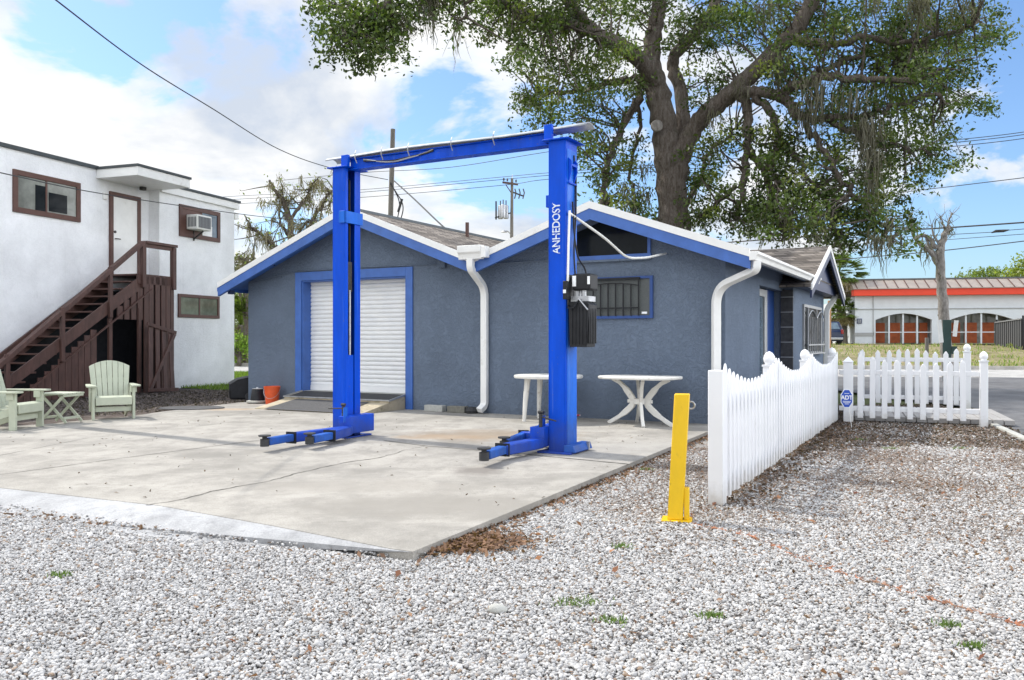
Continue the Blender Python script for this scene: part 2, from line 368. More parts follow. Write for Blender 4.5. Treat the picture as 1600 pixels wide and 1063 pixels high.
M['dirt'] = soil('mulchy_dirt', (.075, .058, .05), (.135, .11, .095), (.24, .21, .19), 5, 50)
M['grass_soil'] = soil('grassy_soil', (.05, .075, .02), (.10, .12, .04), (.17, .16, .08), .5, 8)
M['bank'] = soil('dry_grass_bank', (.12, .13, .045), (.27, .23, .13), (.38, .32, .22), .8, 6)
def tinted(name, rough=.8, trans=0.0, bump=None):
    m = Mat(name, rough, 0, .3); a = m.new('ShaderNodeAttribute', attribute_name='tone'); m.color(a.outputs['Color'])
    if bump: m.bump(m.noise(bump, 4), .4, .003)
    if trans:
        tr = m.new('ShaderNodeBsdfTranslucent'); m.l.new(m.mix(1.0, a.outputs['Color'], (1.5, 1.7, .7), 'MULTIPLY'), tr.inputs[0]); ms = m.new('ShaderNodeMixShader'); ms.inputs[0].default_value = trans
        out = m.n['Material Output']; m.l.new(m.b.outputs[0], ms.inputs[1]); m.l.new(tr.outputs[0], ms.inputs[2]); m.l.new(ms.outputs[0], out.inputs[0])
    return m.m
M['pebble'] = tinted('pebbles', .8, 0, 60); M['litter'] = tinted('dry_leaves', .8, .15); M['leaf'] = tinted('leaves', .42, .33); M['moss'] = tinted('hanging_moss', .95, .25); M['grass'] = tinted('grass_blades', .7, .3)
m = Mat('oak_bark', .95, 0, .2); h = m.math('ADD', m.noise(5, 8, .7, (2.6, 2.6, .5), .6), m.math('MULTIPLY', m.noise(22, 6, .7, (2, 2, .6)), .6))
col = m.ramp(h, (.48, (.035, .028, .023)), (.74, (.135, .11, .092)), (1.0, (.25, .22, .195)))
m.color(m.mix(m.ramp(m.noise(1.6, 6), (.56, 0.0), (.72, .5)), col, (.085, .10, .05))).bump(h, 1.0, .11); M['bark'] = m.m
m = Mat('pale_bark', .95, 0, .2); h = m.noise(7, 8, .7, (2, 2, .8)); m.color(m.ramp(h, (.3, (.13, .115, .10)), (.55, (.27, .25, .23)), (.75, (.40, .38, .36)))).bump(h, .8, .03); M['pale_bark'] = m.m

# ------------------------------------------------------------------ frames
HOUSE = Frame((3.27, 12.75), -28.68)           # x runs along the garage wall to the right, y into the depth
LIFT = Frame((.615, 9.52), -28.68)
B_ = Frame((-9.54, 23.4), -19.1)               # white house: x out of its facade, y along it into the distance

# ================================================================== SETTING: ground
def sheet(name, pts, z, mat, grid=0):
    b = MB(); b.add([(p[0], p[1], z) for p in pts], [list(range(len(pts)))])
    n = Vector((0, 0, 0)); P = [Vector((p[0], p[1], 0)) for p in pts]
    for i in range(len(P)): n += P[i].cross(P[(i + 1) % len(P)])
    if n.z < 0: b.f = [list(reversed(b.f[0]))]
    return tag(b.build(name, mat), kind='structure')
sheet('ground', [(-700, -300), (700, -300), (700, 900), (-700, 900)], GZ - .06, M['grass_soil'])
sheet('gravel_bed', [(-14, -8), (14, -8), (14, 9), (9.4, 11.2), (7.6, 13.0), (5.0, 14.2), (3.2, 13.2), (-3, 8), (-14, 9)], GZ - .014, M['gravel_bed'])
dp = [G(1240, 712, GZ), G(1330, 700, GZ), G(1430, 698, GZ), G(1520, 700, GZ), G(1620, 704, GZ), G(1625, 684, GZ), G(1560, 664, GZ), (9.0, 17.5), (6.2, 17.5), (3.5, 14.0), (3.25, 12.6), (4.2, 12.0)]
sheet('dirt', dp, GZ - .006, M['dirt'])
# back-left dirt between the slab and the white house
sheet('dirt', [(-15, 9), (-9.6, 12.6), (-5, 14), (-3, 17), (-4.4, 19.5), (-6.2, 23.8), (-9.2, 25.6), (-16, 20)], GZ - .012, M['dirt'])
SLAB = [G(1122, 668), G(645, 862), G(610, 857), G(430, 822), G(250, 790), G(0, 762), G(-250, 735), G(-330, 700), (-10.5, 11.6), G(0, 667), G(70, 663), G(130, 657), G(205, 650.5), G(252, 643.5), G(317, 636), G(368, 629.5), (-5.3, 17.9), (3.0, 13.4)]
SLAB = [Vector((p[0], p[1])) for p in SLAB]
b = MB(); b.prism([(p.x, p.y) for p in SLAB], 'z', -.25, 0.0); slab = tag(b.build('concrete_slab', M['concrete']), kind='structure')
ap_in = [G(645, 862), G(610, 857), G(430, 822), G(250, 790), G(0, 762), G(-250, 735)]
ap_out = [G(676, 866, GZ), G(640, 876, GZ), G(560, 868, GZ), G(480, 857, GZ), G(330, 847, GZ), G(210, 836, GZ), G(130, 815, GZ), G(60, 806, GZ), G(0, 801, GZ), G(-260, 770, GZ)]
b = MB(); P = [(p.x, p.y, -.004) for p in ap_in] + [(p.x, p.y, GZ - .004) for p in reversed(ap_out)]
b.add(P, [list(range(len(P)))]); ap = b.build('concrete_apron', M['apron']); tag(ap, kind='structure')
def strip(pts, w, z, jit=0.0, wj=.5):
    b = MB(); prev = None; pts = [Vector((p[0], p[1])) for p in pts]; dense = []
    for a, c in zip(pts, pts[1:]):
        k = max(2, int((c - a).length / .08))
        for i in range(k): dense.append(a.lerp(c, i / k))
    dense.append(pts[-1]); off = 0
    for i, p in enumerate(dense):
        t = (dense[min(i + 1, len(dense) - 1)] - dense[max(i - 1, 0)]).normalized(); n = Vector((-t.y, t.x))
        off = off * .85 + random.uniform(-jit, jit); q = p + n * off; ww = w * random.uniform(1 - wj, 1 + wj)
        cur = ((q.x + n.x * ww, q.y + n.y * ww, z), (q.x - n.x * ww, q.y - n.y * ww, z))
        if prev: b.quad(prev[0], cur[0], cur[1], prev[1])
        prev = cur
    return b
M['crack'] = paint('dark_crack', (.085, .08, .07), .95, .3, 20)
strip([G(0, 742), G(200, 715), G(400, 689), G(520, 672)], .007, .003, .002).build('joint', M['crack'], slab)
strip([G(600, 689), G(666, 697), G(776, 706), G(849, 713), G(985, 726)], .014, .003, .004).build('joint', M['crack'], slab)
strip([G(180, 634.5), G(460, 628)], .01, .003, .003)
strip([G(228, 790), G(262, 785), G(330, 768), G(420, 752), G(470, 737), G(540, 722), G(590, 715), G(630, 703), G(666, 697)], .006, .003, .02).build('crack', M['crack'], slab)
strip([G(0, 712), G(140, 684), G(300, 668), G(460, 646)], .004, .003, .003).build('joint', M['crack'], slab)
# street, far pavement, drive, bank
ra = R(-8)
def rot2(x, y, a): return (x * math.cos(a) - y * math.sin(a), x * math.sin(a) + y * math.cos(a))
def road_pt(x, y): q = rot2(x, y - 34, ra); return (q[0], q[1] + 34)
sheet('road', [road_pt(-200, 30.5), road_pt(200, 30.5), road_pt(200, 42), road_pt(-200, 42)], GZ - .03, M['road'])
b = MB(); b.prism([road_pt(-200, 42), road_pt(200, 42), road_pt(200, 42.25), road_pt(-200, 42.25)], 'z', GZ - .1, GZ + .14); tag(b.build('kerb', M['pave']), kind='structure')
asph = [G(1545, 662, GZ), G(1600, 692, GZ), (14.5, 9), (40, 9), (38, 27.5), (9.5, 31.5), (8.7, 24), (9.3, 16.5), (7.9, 13.6)]
sheet('driveway', asph, GZ - .004, M['asphalt'])
b = MB(); b.obox((G(1540, 660, GZ).x, G(1540, 660, GZ).y, GZ + .01), (G(1640, 707, GZ).x, G(1640, 707, GZ).y, GZ + .01), .10, .07); tag(b.build('kerb', M['block'], None, bevel=.012), kind='structure')
# grassy bank beyond the street
b = MB(); nx, ny = 80, 14; P = []
for j in range(ny + 1):
    for i in range(nx + 1):
        x = -200 + 400 * i / nx; y = 42.25 + (j / ny) ** 1.6 * 200; q = road_pt(x, y)
        z = GZ + .10 + min(1.0, (y - 42.25) / 13.0) * .92 + (.05 * math.sin(x * .9) * math.cos(y * .7) if 0 < j < 8 else 0); P.append((q[0], q[1], z))
b.add(P, [(j * (nx + 1) + i, j * (nx + 1) + i + 1, (j + 1) * (nx + 1) + i + 1, (j + 1) * (nx + 1) + i) for j in range(ny) for i in range(nx)])
tag(b.build('bank', M['bank'], None, 60), kind='structure')

# ================================================================== BLUE GARAGE HOUSE
house = thing('house', 'low blue-grey stucco house with twin gables, blue trim and a white roller door', 'house', HOUSE.o, HOUSE.rz)
UL, UV, UPL, UPR = -10.08, -4.2, -7.06, -2.055
def zr(u):                                              # top of the roof along the front
    a = 3.81 - .39 * abs(u - UPL); c = 3.50 - .355 * abs(u - UPR)
    return a if u < UV else c
OV, DEP, TH = -.45, 9.0, .11
zw = lambda u: zr(u) - TH
b = MB()
b.prism([(UL, 0), (-8.58, 0), (-8.58, zw(-8.58)), (UL, zw(UL))], 'y', 0, .22)
b.prism([(-8.58, 2.5), (-5.99, 2.5), (-5.99, zw(-5.99)), (UPL, zw(UPL)), (-8.58, zw(-8.58))], 'y', 0, .22)
b.prism([(-5.99, 0), (0, 0), (0, zw(0)), (UPR, zw(UPR)), (UV, zw(UV)), (-5.99, zw(-5.99))], 'y', 0, .22)
b.box(UL, UL + .2, .22, DEP - .3, -.05, zw(UL)); b.box(UL + .2, .0, DEP - .5, DEP - .3, -.05, 2.7)
b.box(-.2, 0, .22, 2.40, -.05, zw(0)); b.box(-.2, 0, 2.40, 4.50, 2.28, zw(0))
b.build('wall', M['wall'], house)
b = MB(); b.box(-.2, .2, 4.512, 8.55, -.05, 2.42); b.build('porch_wall', M['wall'], house)
b = MB(); b.box(-.03, .205, 4.47, 4.51, -.05, 2.30)
st = b.build('stone_column', M['stone'], house)
for k in range(8): b = MB(); b.box(-.032, .208, 4.466, 4.512, .05 + k * .30, .066 + k * .30); b.build('mortar_joint', M['silver_frame'], st)
# entry: recessed storm door and blue panel
b = MB(); b.box(-.30, -.16, 3.70, 4.47, -.05, 2.28); b.build('entry_panel', M['door_blue'], house)
b = MB()
for a_, c_, z0, z1 in ((2.42, 2.56, 0, 2.26), (3.56, 3.69, 0, 2.26), (2.56, 3.56, 2.12, 2.26), (2.56, 3.56, 0, .2), (2.56, 2.66, .2, 2.12), (3.46, 3.56, .2, 2.12)): b.box(-.19, -.13, a_, c_, z0, z1)
dr = b.build('door', M['silver_frame'], house, bevel=.006)
b = MB(); b.box(-.18, -.16, 2.661, 3.459, .201, 2.119); b.build('pane', M['blue_glass'], dr)
b = MB(); b.tube([(-.128, 2.60, 1.0), (-.07, 2.60, 1.02), (-.07, 2.60, 1.14), (-.128, 2.60, 1.16)], .012, 6); b.box(-.131, -.118, 2.57, 2.63, .94, 1.22); b.build('handle', M['dark_metal'], dr, 40)
b = MB(); b.box(-.159, -.155, 2.85, 3.02, 1.25, 1.62); b.build('notice', M['white_mark'], dr)
# roof: slopes, soffits, rake boards
b = MB()
for a_, c_ in ((-10.465, UPL), (UPL, UV)): b.prism([(a_, zr(a_) - .03), (c_, zr(c_) - .03) if c_ != UV else (c_, 3.81 - .39 * (c_ - UPL) - .03), (c_, (zr(c_) if c_ != UV else 3.81 - .39 * (c_ - UPL))), (a_, zr(a_))], 'y', OV, DEP)
for a_, c_ in ((UV + .001, UPR), (UPR, .47)): b.prism([(a_, zr(a_) - .03), (c_, zr(c_) - .03), (c_, zr(c_)), (a_, zr(a_))], 'y', OV, DEP)
# cross gable facing the drive
GU, GV, GPZ, GS = .60, 6.6, 3.36, .40
for sgn in (-1, 1):
    pts = [(GV, GPZ), (GV + sgn * 2.45, GPZ - GS * 2.45), (GV + sgn * 2.45, GPZ - GS * 2.45 - .05), (GV, GPZ - .05)]
    b.prism(pts, 'x', -2.2, GU)
roof = b.build('roof', M['shingle'], house)
b = MB()
for c0, ridge in ((UPL, 1), (UPR, 1)):
    b.prism([(c0 - .16, zr(c0 - .16) + .004), (c0, zr(c0) + .004), (c0 + .16, zr(c0 + .16) + .004), (c0, zr(c0) + .03)], 'y', OV + .02, DEP - .01)
b.build('ridge_cap', M['roof_edge'], roof)
p = HOUSE.on_y(730, 362, 3.0)
b = MB(); b.tube([(p[0], 3.0, p[1] - .3), (p[0], 3.0, p[1] + .20)], .042, 10); b.build('vent_pipe', M['brown'], roof, 40)
b = MB()
def lz(u, side):
    if side == 'L': return 3.81 - .39 * abs(u - UPL)
    return 3.50 - .355 * abs(u - UPR)
for s_, a_, c_ in (('L', -10.44, UPL), ('L', UPL, UV - .01), ('R', UV + .01, UPR), ('R', UPR, .44)):
    b.prism([(a_, lz(a_, s_) - TH), (c_, lz(c_, s_) - TH), (c_, lz(c_, s_) - .031), (a_, lz(a_, s_) - .031)], 'y', OV + .045, -.001)
for s_, a_, c_ in (('R', .001, .44), ('L', -10.44, UL - .001)):
    b.prism([(a_, lz(a_, s_) - TH), (c_, lz(c_, s_) - TH), (c_, lz(c_, s_) - .031), (a_, lz(a_, s_) - .031)], 'y', .0, DEP - .02)
b.build('soffit', M['trim'], house)
def rake(name, mat, top, h, v0, v1, e=0.0):
    for s_, a_, c_ in (('L', -10.47, UPL), ('L', UPL, UV + .0), ('R', UV + .0, UPR), ('R', UPR, .475)):
        b = MB(); b.prism([(a_, lz(a_, s_) + top - h), (c_, lz(c_, s_) + top - h), (c_, lz(c_, s_) + top), (a_, lz(a_, s_) + top)], 'y', v0, v1); b.build(name, mat, house)
rake('drip_edge', M['white'], .025, .115, OV - .035, OV + .001)
rake('rake_board', M['trim'], -.091, .175, OV - .022, OV + .044)
b = MB(); b.box(-10.49, -10.466, OV - .02, DEP - .02, zr(-10.465) - .17, zr(-10.465) + .01); b.build('fascia', M['trim'], house); b = MB(); b.box(.445, .469, OV + .05, 5.4, 2.45, zr(.46)); b.build('fascia', M['wall'], house)
# cross-gable front
b = MB(); b.prism([(GV - 2.3, GPZ - .06 - GS * 2.3), (GV + 2.3, GPZ - .06 - GS * 2.3), (GV, GPZ - .06)], 'x', .05, GU - .14); b.box(.201, GU - .14, GV - 2.2, GV + 2.25, 2.36, 2.44); b.build('gable_panel', M['navy'], house)
for sgn in (-1, 1):
    b = MB(); b.prism([(GV, GPZ + .015), (GV + sgn * 2.47, GPZ + .015 - GS * 2.47), (GV + sgn * 2.47, GPZ - .10 - GS * 2.47), (GV, GPZ - .10)], 'x', GU + .001, GU + .03); b.build('drip_edge', M['white'], house)
    b = MB(); b.prism([(GV, GPZ - .101), (GV + sgn * 2.45, GPZ - .101 - GS * 2.45), (GV + sgn * 2.45, GPZ - .26 - GS * 2.45), (GV, GPZ - .26)], 'x', GU - .02, GU + .018); b.build('rake_board', M['navy'], house)
# garage door and frame
D0, D1, DT, DB = -8.58, -5.99, 2.5, .28
b = MB(); b.box(D0 - .16, D0 + .0, -.03, -.001, 0, DT + .17); b.box(D1, D1 + .16, -.03, -.001, 0, DT + .17); b.box(D0 + .001, D1 - .001, -.03, -.001, DT, DT + .17)
b.box(D0 - .0, D0 + .025, .0, .26, 0, DT); b.box(D1 - .025, D1, .0, .26, 0, DT); b.box(D0 + .026, D1 - .026, .0, .26, DT - .025, DT)
b.build('garage_door_frame', M['trim'], house, bevel=.004)
b = MB(); n = 26; hh = (DT - DB) / n
for k in range(n):
    z0 = DB + k * hh
    prof = [(0, 0), (.018, .25), (.022, .5), (.018, .75), (0, .97), (-.006, 1.0)]
    for (d0, t0), (d1, t1) in zip(prof, prof[1:]):
        b.quad((D0, .25 - d0, z0 + t0 * hh), (D1, .25 - d0, z0 + t0 * hh), (D1, .25 - d1, z0 + t1 * hh), (D0, .25 - d1, z0 + t1 * hh))
b.box(D0 + .03, D1 - .03, .215, .262, DB, DB + .10)
b.box(D0, D1, .27, .30, 0, DT)
b.build('roller_door', M['roller'], house)
b = MB(); b.box(D0, D1, .02, .30, 0, DB - .004); b.build('threshold', M['block'], house)
# gable window
w0, w1, wz = -2.87, -1.24, 2.69
zt = lambda u: lz(u, 'R') - .25
win = MB(); win.prism([(w0, wz), (w1, wz), (w1, zt(w1)), (UPR, zt(UPR)), (w0, zt(w0))], 'y', -.012, -.001); win = win.build('gable_window', M['dark_glass'], house)
b = MB(); b.box(w0 - .06, w1 + .06, -.05, -.001, wz - .07, wz); b.box(w1, w1 + .05, -.035, -.001, wz, zt(w1)); b.box(w0 - .05, w0, -.035, -.001, wz, zt(w0))
b.build('frame', M['trim'], win)
b = MB(); b.box(w0 - .06, w1 + .06, -.06, -.001, wz - .105, wz - .071); b.build('sill', M['wall'], win)
# barred window on the garage wall
g0, g1, gz0, gz1 = -2.42, -1.18, 1.68, 2.30
win = MB(); win.box(g0, g1, -.012, -.001, gz0, gz1); win = win.build('barred_window', M['screen'], house)
b = MB(); b.box(g0 - .03, g0 + .02, -.04, -.0, gz0 - .03, gz1 + .03); b.box(g1 - .02, g1 + .03, -.04, 0, gz0 - .03, gz1 + .03); b.box(g0 + .02, g1 - .02, -.04, 0, gz1 - .01, gz1 + .03); b.box(g0 + .02, g1 - .02, -.04, 0, gz0 - .03, gz0 + .015); b.build('frame', M['door_blue'], win)
b = MB(); ga, gb = g0 + .12, g1 - .20
for i in range(8):
    u = ga + (gb - ga) * i / 7; b.box(u - .009, u + .009, -.065, -.047, gz0 + .01, gz1 - .02 if i in (0, 7) else gz1 - .115 + .04 * math.sin(math.pi * i / 7))
b.box(ga, gb, -.067, -.046, gz0 + .13, gz0 + .15); b.box(ga - .12, gb + .02, -.067, -.046, gz1 - .02, gz1 + .012)
b.tube([(ga + (gb - ga) * i / 14, -.057, gz1 - .12 + .045 * math.sin(math.pi * i / 14)) for i in range(15)], .010, 6)
b.build('bars', M['black'], win, 30)
b = MB(); b.box(g1 - .16, g1 - .07, -.02, -.013, gz0 + .04, gz0 + .075); b.build('window_sticker', M['white_mark'], win)
# barred window on the drive side
s0, s1, sz0, sz1 = 5.65, 7.95, 1.05, 2.0
win = MB(); win.box(.201, .212, s0, s1, sz0, sz1); win = win.build('barred_window', M['dark_glass'], house)
b = MB()
for q in ((s0 - .06, s0, sz0 - .06, sz1 + .06), (s1, s1 + .06, sz0 - .06, sz1 + .06)): b.box(.201, .24, *q)
b.box(.201, .24, s0, s1, sz1, sz1 + .06); b.box(.201, .26, s0, s1, sz0 - .06, sz0); b.box(.201, .236, s0 + .5, s0 + .56, sz0, sz1); b.build('frame', M['silver_frame'], win)
b = MB()
for i in range(9):
    v = s0 + (s1 - s0) * i / 8; b.box(.30, .318, v - .01, v + .01, sz0 - .05, sz1 - .02 if i % 4 == 0 else sz1 - .2)
b.box(.30, .32, s0, s1, sz0 + .13, sz0 + .16); b.box(.30, .32, s0, s1, sz0 - .06, sz0 - .03)
for a_ in (s0, s0 + (s1 - s0) / 2):
    b.tube([(.31, a_ + (s1 - s0) / 2 * k / 12, sz1 - .22 + .16 * math.sin(math.pi * k / 12)) for k in range(13)], .012, 6)
b.build('bars', M['steel'], win, 30)
# gutters and downspouts
def gutter(name, prof, axis, c0, c1):
    b = MB(); b.prism(prof, axis, c0, c1); return b.build(name, M['white'], house, bevel=.006)
gutter('gutter', [(.472, 2.46), (.56, 2.46), (.575, 2.52), (.605, 2.545), (.605, 2.585), (.472, 2.585)], 'y', OV - .05, 5.45)
b = MB(); gz = 2.685
b.prism([(-.0, 0), (.10, 0), (.115, .09), (.15, .12), (.15, .235), (0, .235)], 'x', -4.46, -4.0)
for i, (x, y, z) in enumerate(b.v): b.v[i] = (x, OV - .04 - y, z + gz)
b.f = [list(reversed(f)) for f in b.f]
b.build('gutter_end', M['white'], house, bevel=.006)
b = MB(); b.box(-4.0 + .001, -3.90, OV - .17, OV - .036, gz + .02, gz + .21); b.build('gutter_end_cap', M['white'], house, bevel=.006)
def spout(name, path, w=.045):
    b = MB(); b.tube(path, w * 1.35, 4, True, .85); o = b.build(name, M['white'], house, 40); return o
def round_path(pts, k=5, rad=.12):
    pts = [Vector(p) for p in pts]; out = [pts[0]]
    for a_, p_, c_ in zip(pts, pts[1:], pts[2:]):
        d1 = (a_ - p_); d2 = (c_ - p_); r_ = min(rad, d1.length * .45, d2.length * .45); s_ = p_ + d1.normalized() * r_; e_ = p_ + d2.normalized() * r_
        for i in range(k + 1):
            t = i / k; out.append(s_.lerp(p_, t).lerp(p_.lerp(e_, t), t))
    out.append(pts[-1]); return out
class SP(MB): pass
def rect_spout(name, path, w, d, mat, parent, side):      # rectangular section kept upright with respect to `side`
    b = MB(); path = [Vector(p) for p in path]; n = len(path); P = []; side = Vector(side)
    for i, p in enumerate(path):
        t = (path[min(i + 1, n - 1)] - path[max(i - 1, 0)]).normalized(); x = (side - t * side.dot(t)).normalized(); y = t.cross(x)
        for i_, j_ in ((-1, -1), (1, -1), (1, 1), (-1, 1)): P.append(p + x * (i_ * w / 2) + y * (j_ * d / 2))
    fs = [(4 * i + k, 4 * i + (k + 1) % 4, 4 * i + 4 + (k + 1) % 4, 4 * i + 4 + k) for i in range(n - 1) for k in range(4)] + [(3, 2, 1, 0), tuple(4 * (n - 1) + k for k in range(4))]
    b.add(P, fs); return b.build(name, mat, parent, bevel=.008)
cu = HOUSE.on_y(757, 500, -.07)[0]
rect_spout('downspout', round_path([(-4.24, OV - .10, 2.70), (-4.24, OV - .10, 2.52), (cu, -.07, 2.22), (cu, -.07, .14), (cu - .03, -.20, .06)], 6, .16), .12, .09, M['white'], house, (1, 0, 0))
cu = HOUSE.on_y(1119, 560, -.07)[0]
rect_spout('downspout', round_path([(.535, OV + .10, 2.47), (.535, OV + .10, 2.33), (cu, -.07, 2.10), (cu, -.07, .10)], 7, .26), .125, .09, M['white'], house, (.75, .66, 0))
rect_spout('downspout', round_path([(.45, 8.75, 2.40), (.40, 8.70, 2.25), (.26, 8.62, 2.05), (.26, 8.62, .05)], 6, .16), .09, .12, M['white'], house, (0, 1, 0))
b = MB()
def wp(px, py, v=-.018): u, z = HOUSE.on_y(px, py, v); return (u, v, z)
b.tube([wp(389, 441), wp(420, 434), wp(463, 424.5), wp(560, 418), wp(685, 413)], .012, 6); b.tube([wp(700, 414), wp(740, 414.5), wp(860, 406.5)], .012, 6); b.tube([wp(389, 443.5), wp(440, 433)], .009, 6)
b.tube([wp(905, 405), wp(975, 401)], .014, 6); b.box(*[x for x in (HOUSE.on_y(686, 415)[0], HOUSE.on_y(698, 415)[0])], -.07, -.001, HOUSE.on_y(690, 419)[1], HOUSE.on_y(690, 409)[1])
b.build('wall_conduit', M['wall'], house, 40)
b = MB(); q = HOUSE.on_y(426, 412, -.2); b.lathe([(.0, 0), (.05, .0), (.05, .06), (.03, .09), (0.001, .09)], (q[0], -.2, q[1] - .05), 12)
b.build('flood_lamp', M['navy'], house, 40); b = MB(); q = HOUSE.on_y(362, 457, -.3); b.box(q[0] - .05, q[0] + .05, -.36, -.26, q[1] - .04, q[1] + .04); b.build('flood_lamp', M['navy'], house, 40)

# ================================================================== TWO-POST CAR LIFT
lift = thing('car_lift', 'tall blue two-post car lift with overhead beam standing on the concrete slab', 'car lift', LIFT.o, LIFT.rz)
LU0, LU1, RU0, RU1, PD, PH = -3.446, -3.226, -.22, 0.0, .31, 3.60
b = MB(); t = .012                                       # left column: open towards the right column
b.box(LU0, LU0 + t, 0, PD, .02, PH); b.box(LU0 + t, LU1 - t, 0, t, .02, PH); b.box(LU0 + t, LU1 - t, PD - t, PD, .02, PH); b.box(LU1 - t, LU1, 0, .055, .02, PH); b.box(LU1 - t, LU1, PD - .12, PD, .02, PH)
lp = b.build('post', M['lift'], lift, bevel=.004)
b = MB(); b.box(LU0 + .03, LU0 + .06, .03, PD - .03, 1.15, 3.5); b.tube([(LU1 - .07, .10, 1.1), (LU1 - .07, .10, 3.45)], .016, 8); b.tube([(LU1 - .05, .15, 1.1), (LU1 - .055, .15, 3.45)], .010, 6)
b.tube([(LU1 - .035, .085, 1.8), (LU1 - .03, .08, 2.1), (LU1 - .05, .07, 2.5), (LU1 - .04, .075, 3.4)], .008, 6); b.box(LU1 - .06, LU1 - .03, .09, .17, 1.95, 2.35); b.build('lift_chain', M['dark_metal'], lp, 40)
b = MB(); b.tube([(LU1 - .03, .12, 1.10), (LU1 - .03, .12, 1.97)], .018, 10); b.build('cylinder_rod', M['steel'], lp, 40)
b = MB(); b.box(LU1 + .001, LU1 + .02, -.03, PD + .03, 2.86, 3.02); b.box(LU1 - .09, LU1 + .02, -.03, -.001, 2.86, 3.02)
b.build('post_bracket', M['lift_web'], lp, bevel=.004)
b = MB()                                                 # right column: web outwards
b.box(RU1 - t, RU1, 0, PD, .02, PH); b.box(RU0 + t, RU1 - t, 0, t, .02, PH); b.box(RU0 + t, RU1 - t, PD - t, PD, .02, PH); b.box(RU0, RU0 + t, 0, .055, .02, PH); b.box(RU0, RU0 + t, PD - .12, PD, .02, PH)
rp = b.build('post', M['lift'], lift, bevel=.004)
b = MB(); b.box(.001, .006, .03, PD - .02, .09, 3.5); b.build('web_plate', M['lift_web'], rp)
b = MB(); b.box(RU0 - .045, RU0 - .001, .02, .14, 2.84, 2.98); b.build('latch_box', M['lift'], rp, bevel=.004); b = MB(); b.box(RU0 - .04, RU0 - .001, PD - .1, PD - .01, .62, .70); b.build('latch_box', M['lift'], rp, bevel=.004)
for o_, u0, u1 in ((lp, LU0, LU1), (rp, RU0, RU1)):
    b = MB(); b.box(u0 - .10, u1 + .10, -.10, PD + .12, 0, .022); b.build('base_plate', M['lift'], o_, bevel=.004)
    b = MB(); b.prism([(u0 - .07, PH), (u1 + .07, PH), (u1 + .05, PH + .014), (u0 - .05, PH + .014)], 'y', -.05, PD + .09); b.build('top_plate', M['lift'], o_, bevel=.003)
b = MB(); b.prism([(0, .022), (.14, .022), (.11, .10), (0.0, .10)], 'y', -.05, PD + .14); b.build('base_gusset', M['lift_web'], rp, bevel=.004)
b = MB(); b.box(.115, .145, PD + .02, PD + .05, .022, .11); b.build('anchor_bolt', M['steel'], rp)
b = MB(); b.prism([(.008, 3.12), (.05, 3.24), (.05, 3.36), (.008, 3.4)], 'y', .05, .07); b.prism([(.008, 3.12), (.05, 3.24), (.05, 3.36), (.008, 3.4)], 'y', .20, .22); b.box(.007, .05, .071, .199, 3.3, 3.33); b.box(.007, .03, .04, .24, 3.10, 3.12); b.build('pulley_bracket', M['lift'], rp, bevel=.003)
# beam with its grey half-round cover
b = MB(); b.box(LU1 + .001, RU0 - .001, .07, .23, 3.575, 3.59); b.box(LU1 + .001, RU0 - .001, .10, .115, 3.5905, 3.71); b.box(LU1 + .001, RU0 - .001, .07, .23, 3.7105, 3.725)
b.box(LU1 - .06, LU1 + .05, -.02, .03, 3.615, 3.76); b.box(RU0 - .05, RU0 + .05, -.02, .03, 3.615, 3.79)
beam = b.build('beam', M['lift'], lift, bevel=.003)
b = MB(); nseg = 26; rr = .125; P = []
for i in range(nseg + 1):
    u = -3.60 + (3.60 + .24) * i / nseg
    for k in range(9):
        a = math.pi * (k / 8); P.append((u, .15 - math.cos(a) * rr * .95, 3.735 + math.sin(a) * rr * .36 + .012 * math.sin(u * 2.1)))
b.add(P, [(i * 9 + k, i * 9 + k + 1, (i + 1) * 9 + k + 1, (i + 1) * 9 + k) for i in range(nseg) for k in range(8)])
cv = b.build('beam_cover', M['grey_sheet'], beam, 60); sm = cv.modifiers.new('thick', 'SOLIDIFY'); sm.thickness = .008
for u in (-3.05, -2.62, -2.2, -1.55, -.95): b = MB(); b.tube([(u, .02, 3.64), (u, -.02, 3.70), (u + .01, -.03, 3.76), (u + .012, -.01, 3.80)], .007, 6); b.build('cable_tie', M['steel'], beam)
for dz, sag in ((0, .05), (.02, .085)):
    b = MB(); b.tube([(-2.98 + 1.1 * i / 12, .075 - .02 * math.sin(i), 3.67 - sag * math.sin(math.pi * i / 12) + .02 * i / 12 + dz) for i in range(13)], .011, 6); b.build('hose', M['steel'] if dz else M['dark_metal'], beam, 40)
# carriages, arms, pads
def arm(parent, P0, P1, P2, zc, w, nm='arm'):             # heavy outer tube P0-P1, slimmer inner tube P1-P2, pad at P2
    a0, a1, a2 = [Vector((p[0], p[1], zc)) for p in (P0, P1, P2)]
    b = MB(); b.obox(a0, a1, w, .115); A = b.build(nm, M['lift'], parent, bevel=.012)
    d = (a2 - a1).normalized(); b = MB(); b.obox(a1 - d * .05, a2 + d * .02, w * .74, .088); b.build('arm_extension', M['lift_web'], A, bevel=.012)
    b = MB(); c = (a2.x, a2.y, 0); e = a2 + d * .06
    b.lathe([(.052, zc - .05), (.052, zc + .035), (.028, zc + .036), (.028, zc + .062), (.070, zc + .066), (.073, zc + .082), (.0, zc + .082)], (e.x, e.y, 0), 14); b.build('pad', M['rubber'], A, 40)
    b = MB(); s_ = Vector((-d.y, d.x, 0)); b.obox(a1 - s_ * w * .55, a1 + s_ * w * .55, .02, .14); b.build('arm_collar', M['black'], A)
    return A
def lp_(px, py, z): q = G(px, py, z); return LIFT.loc(q)
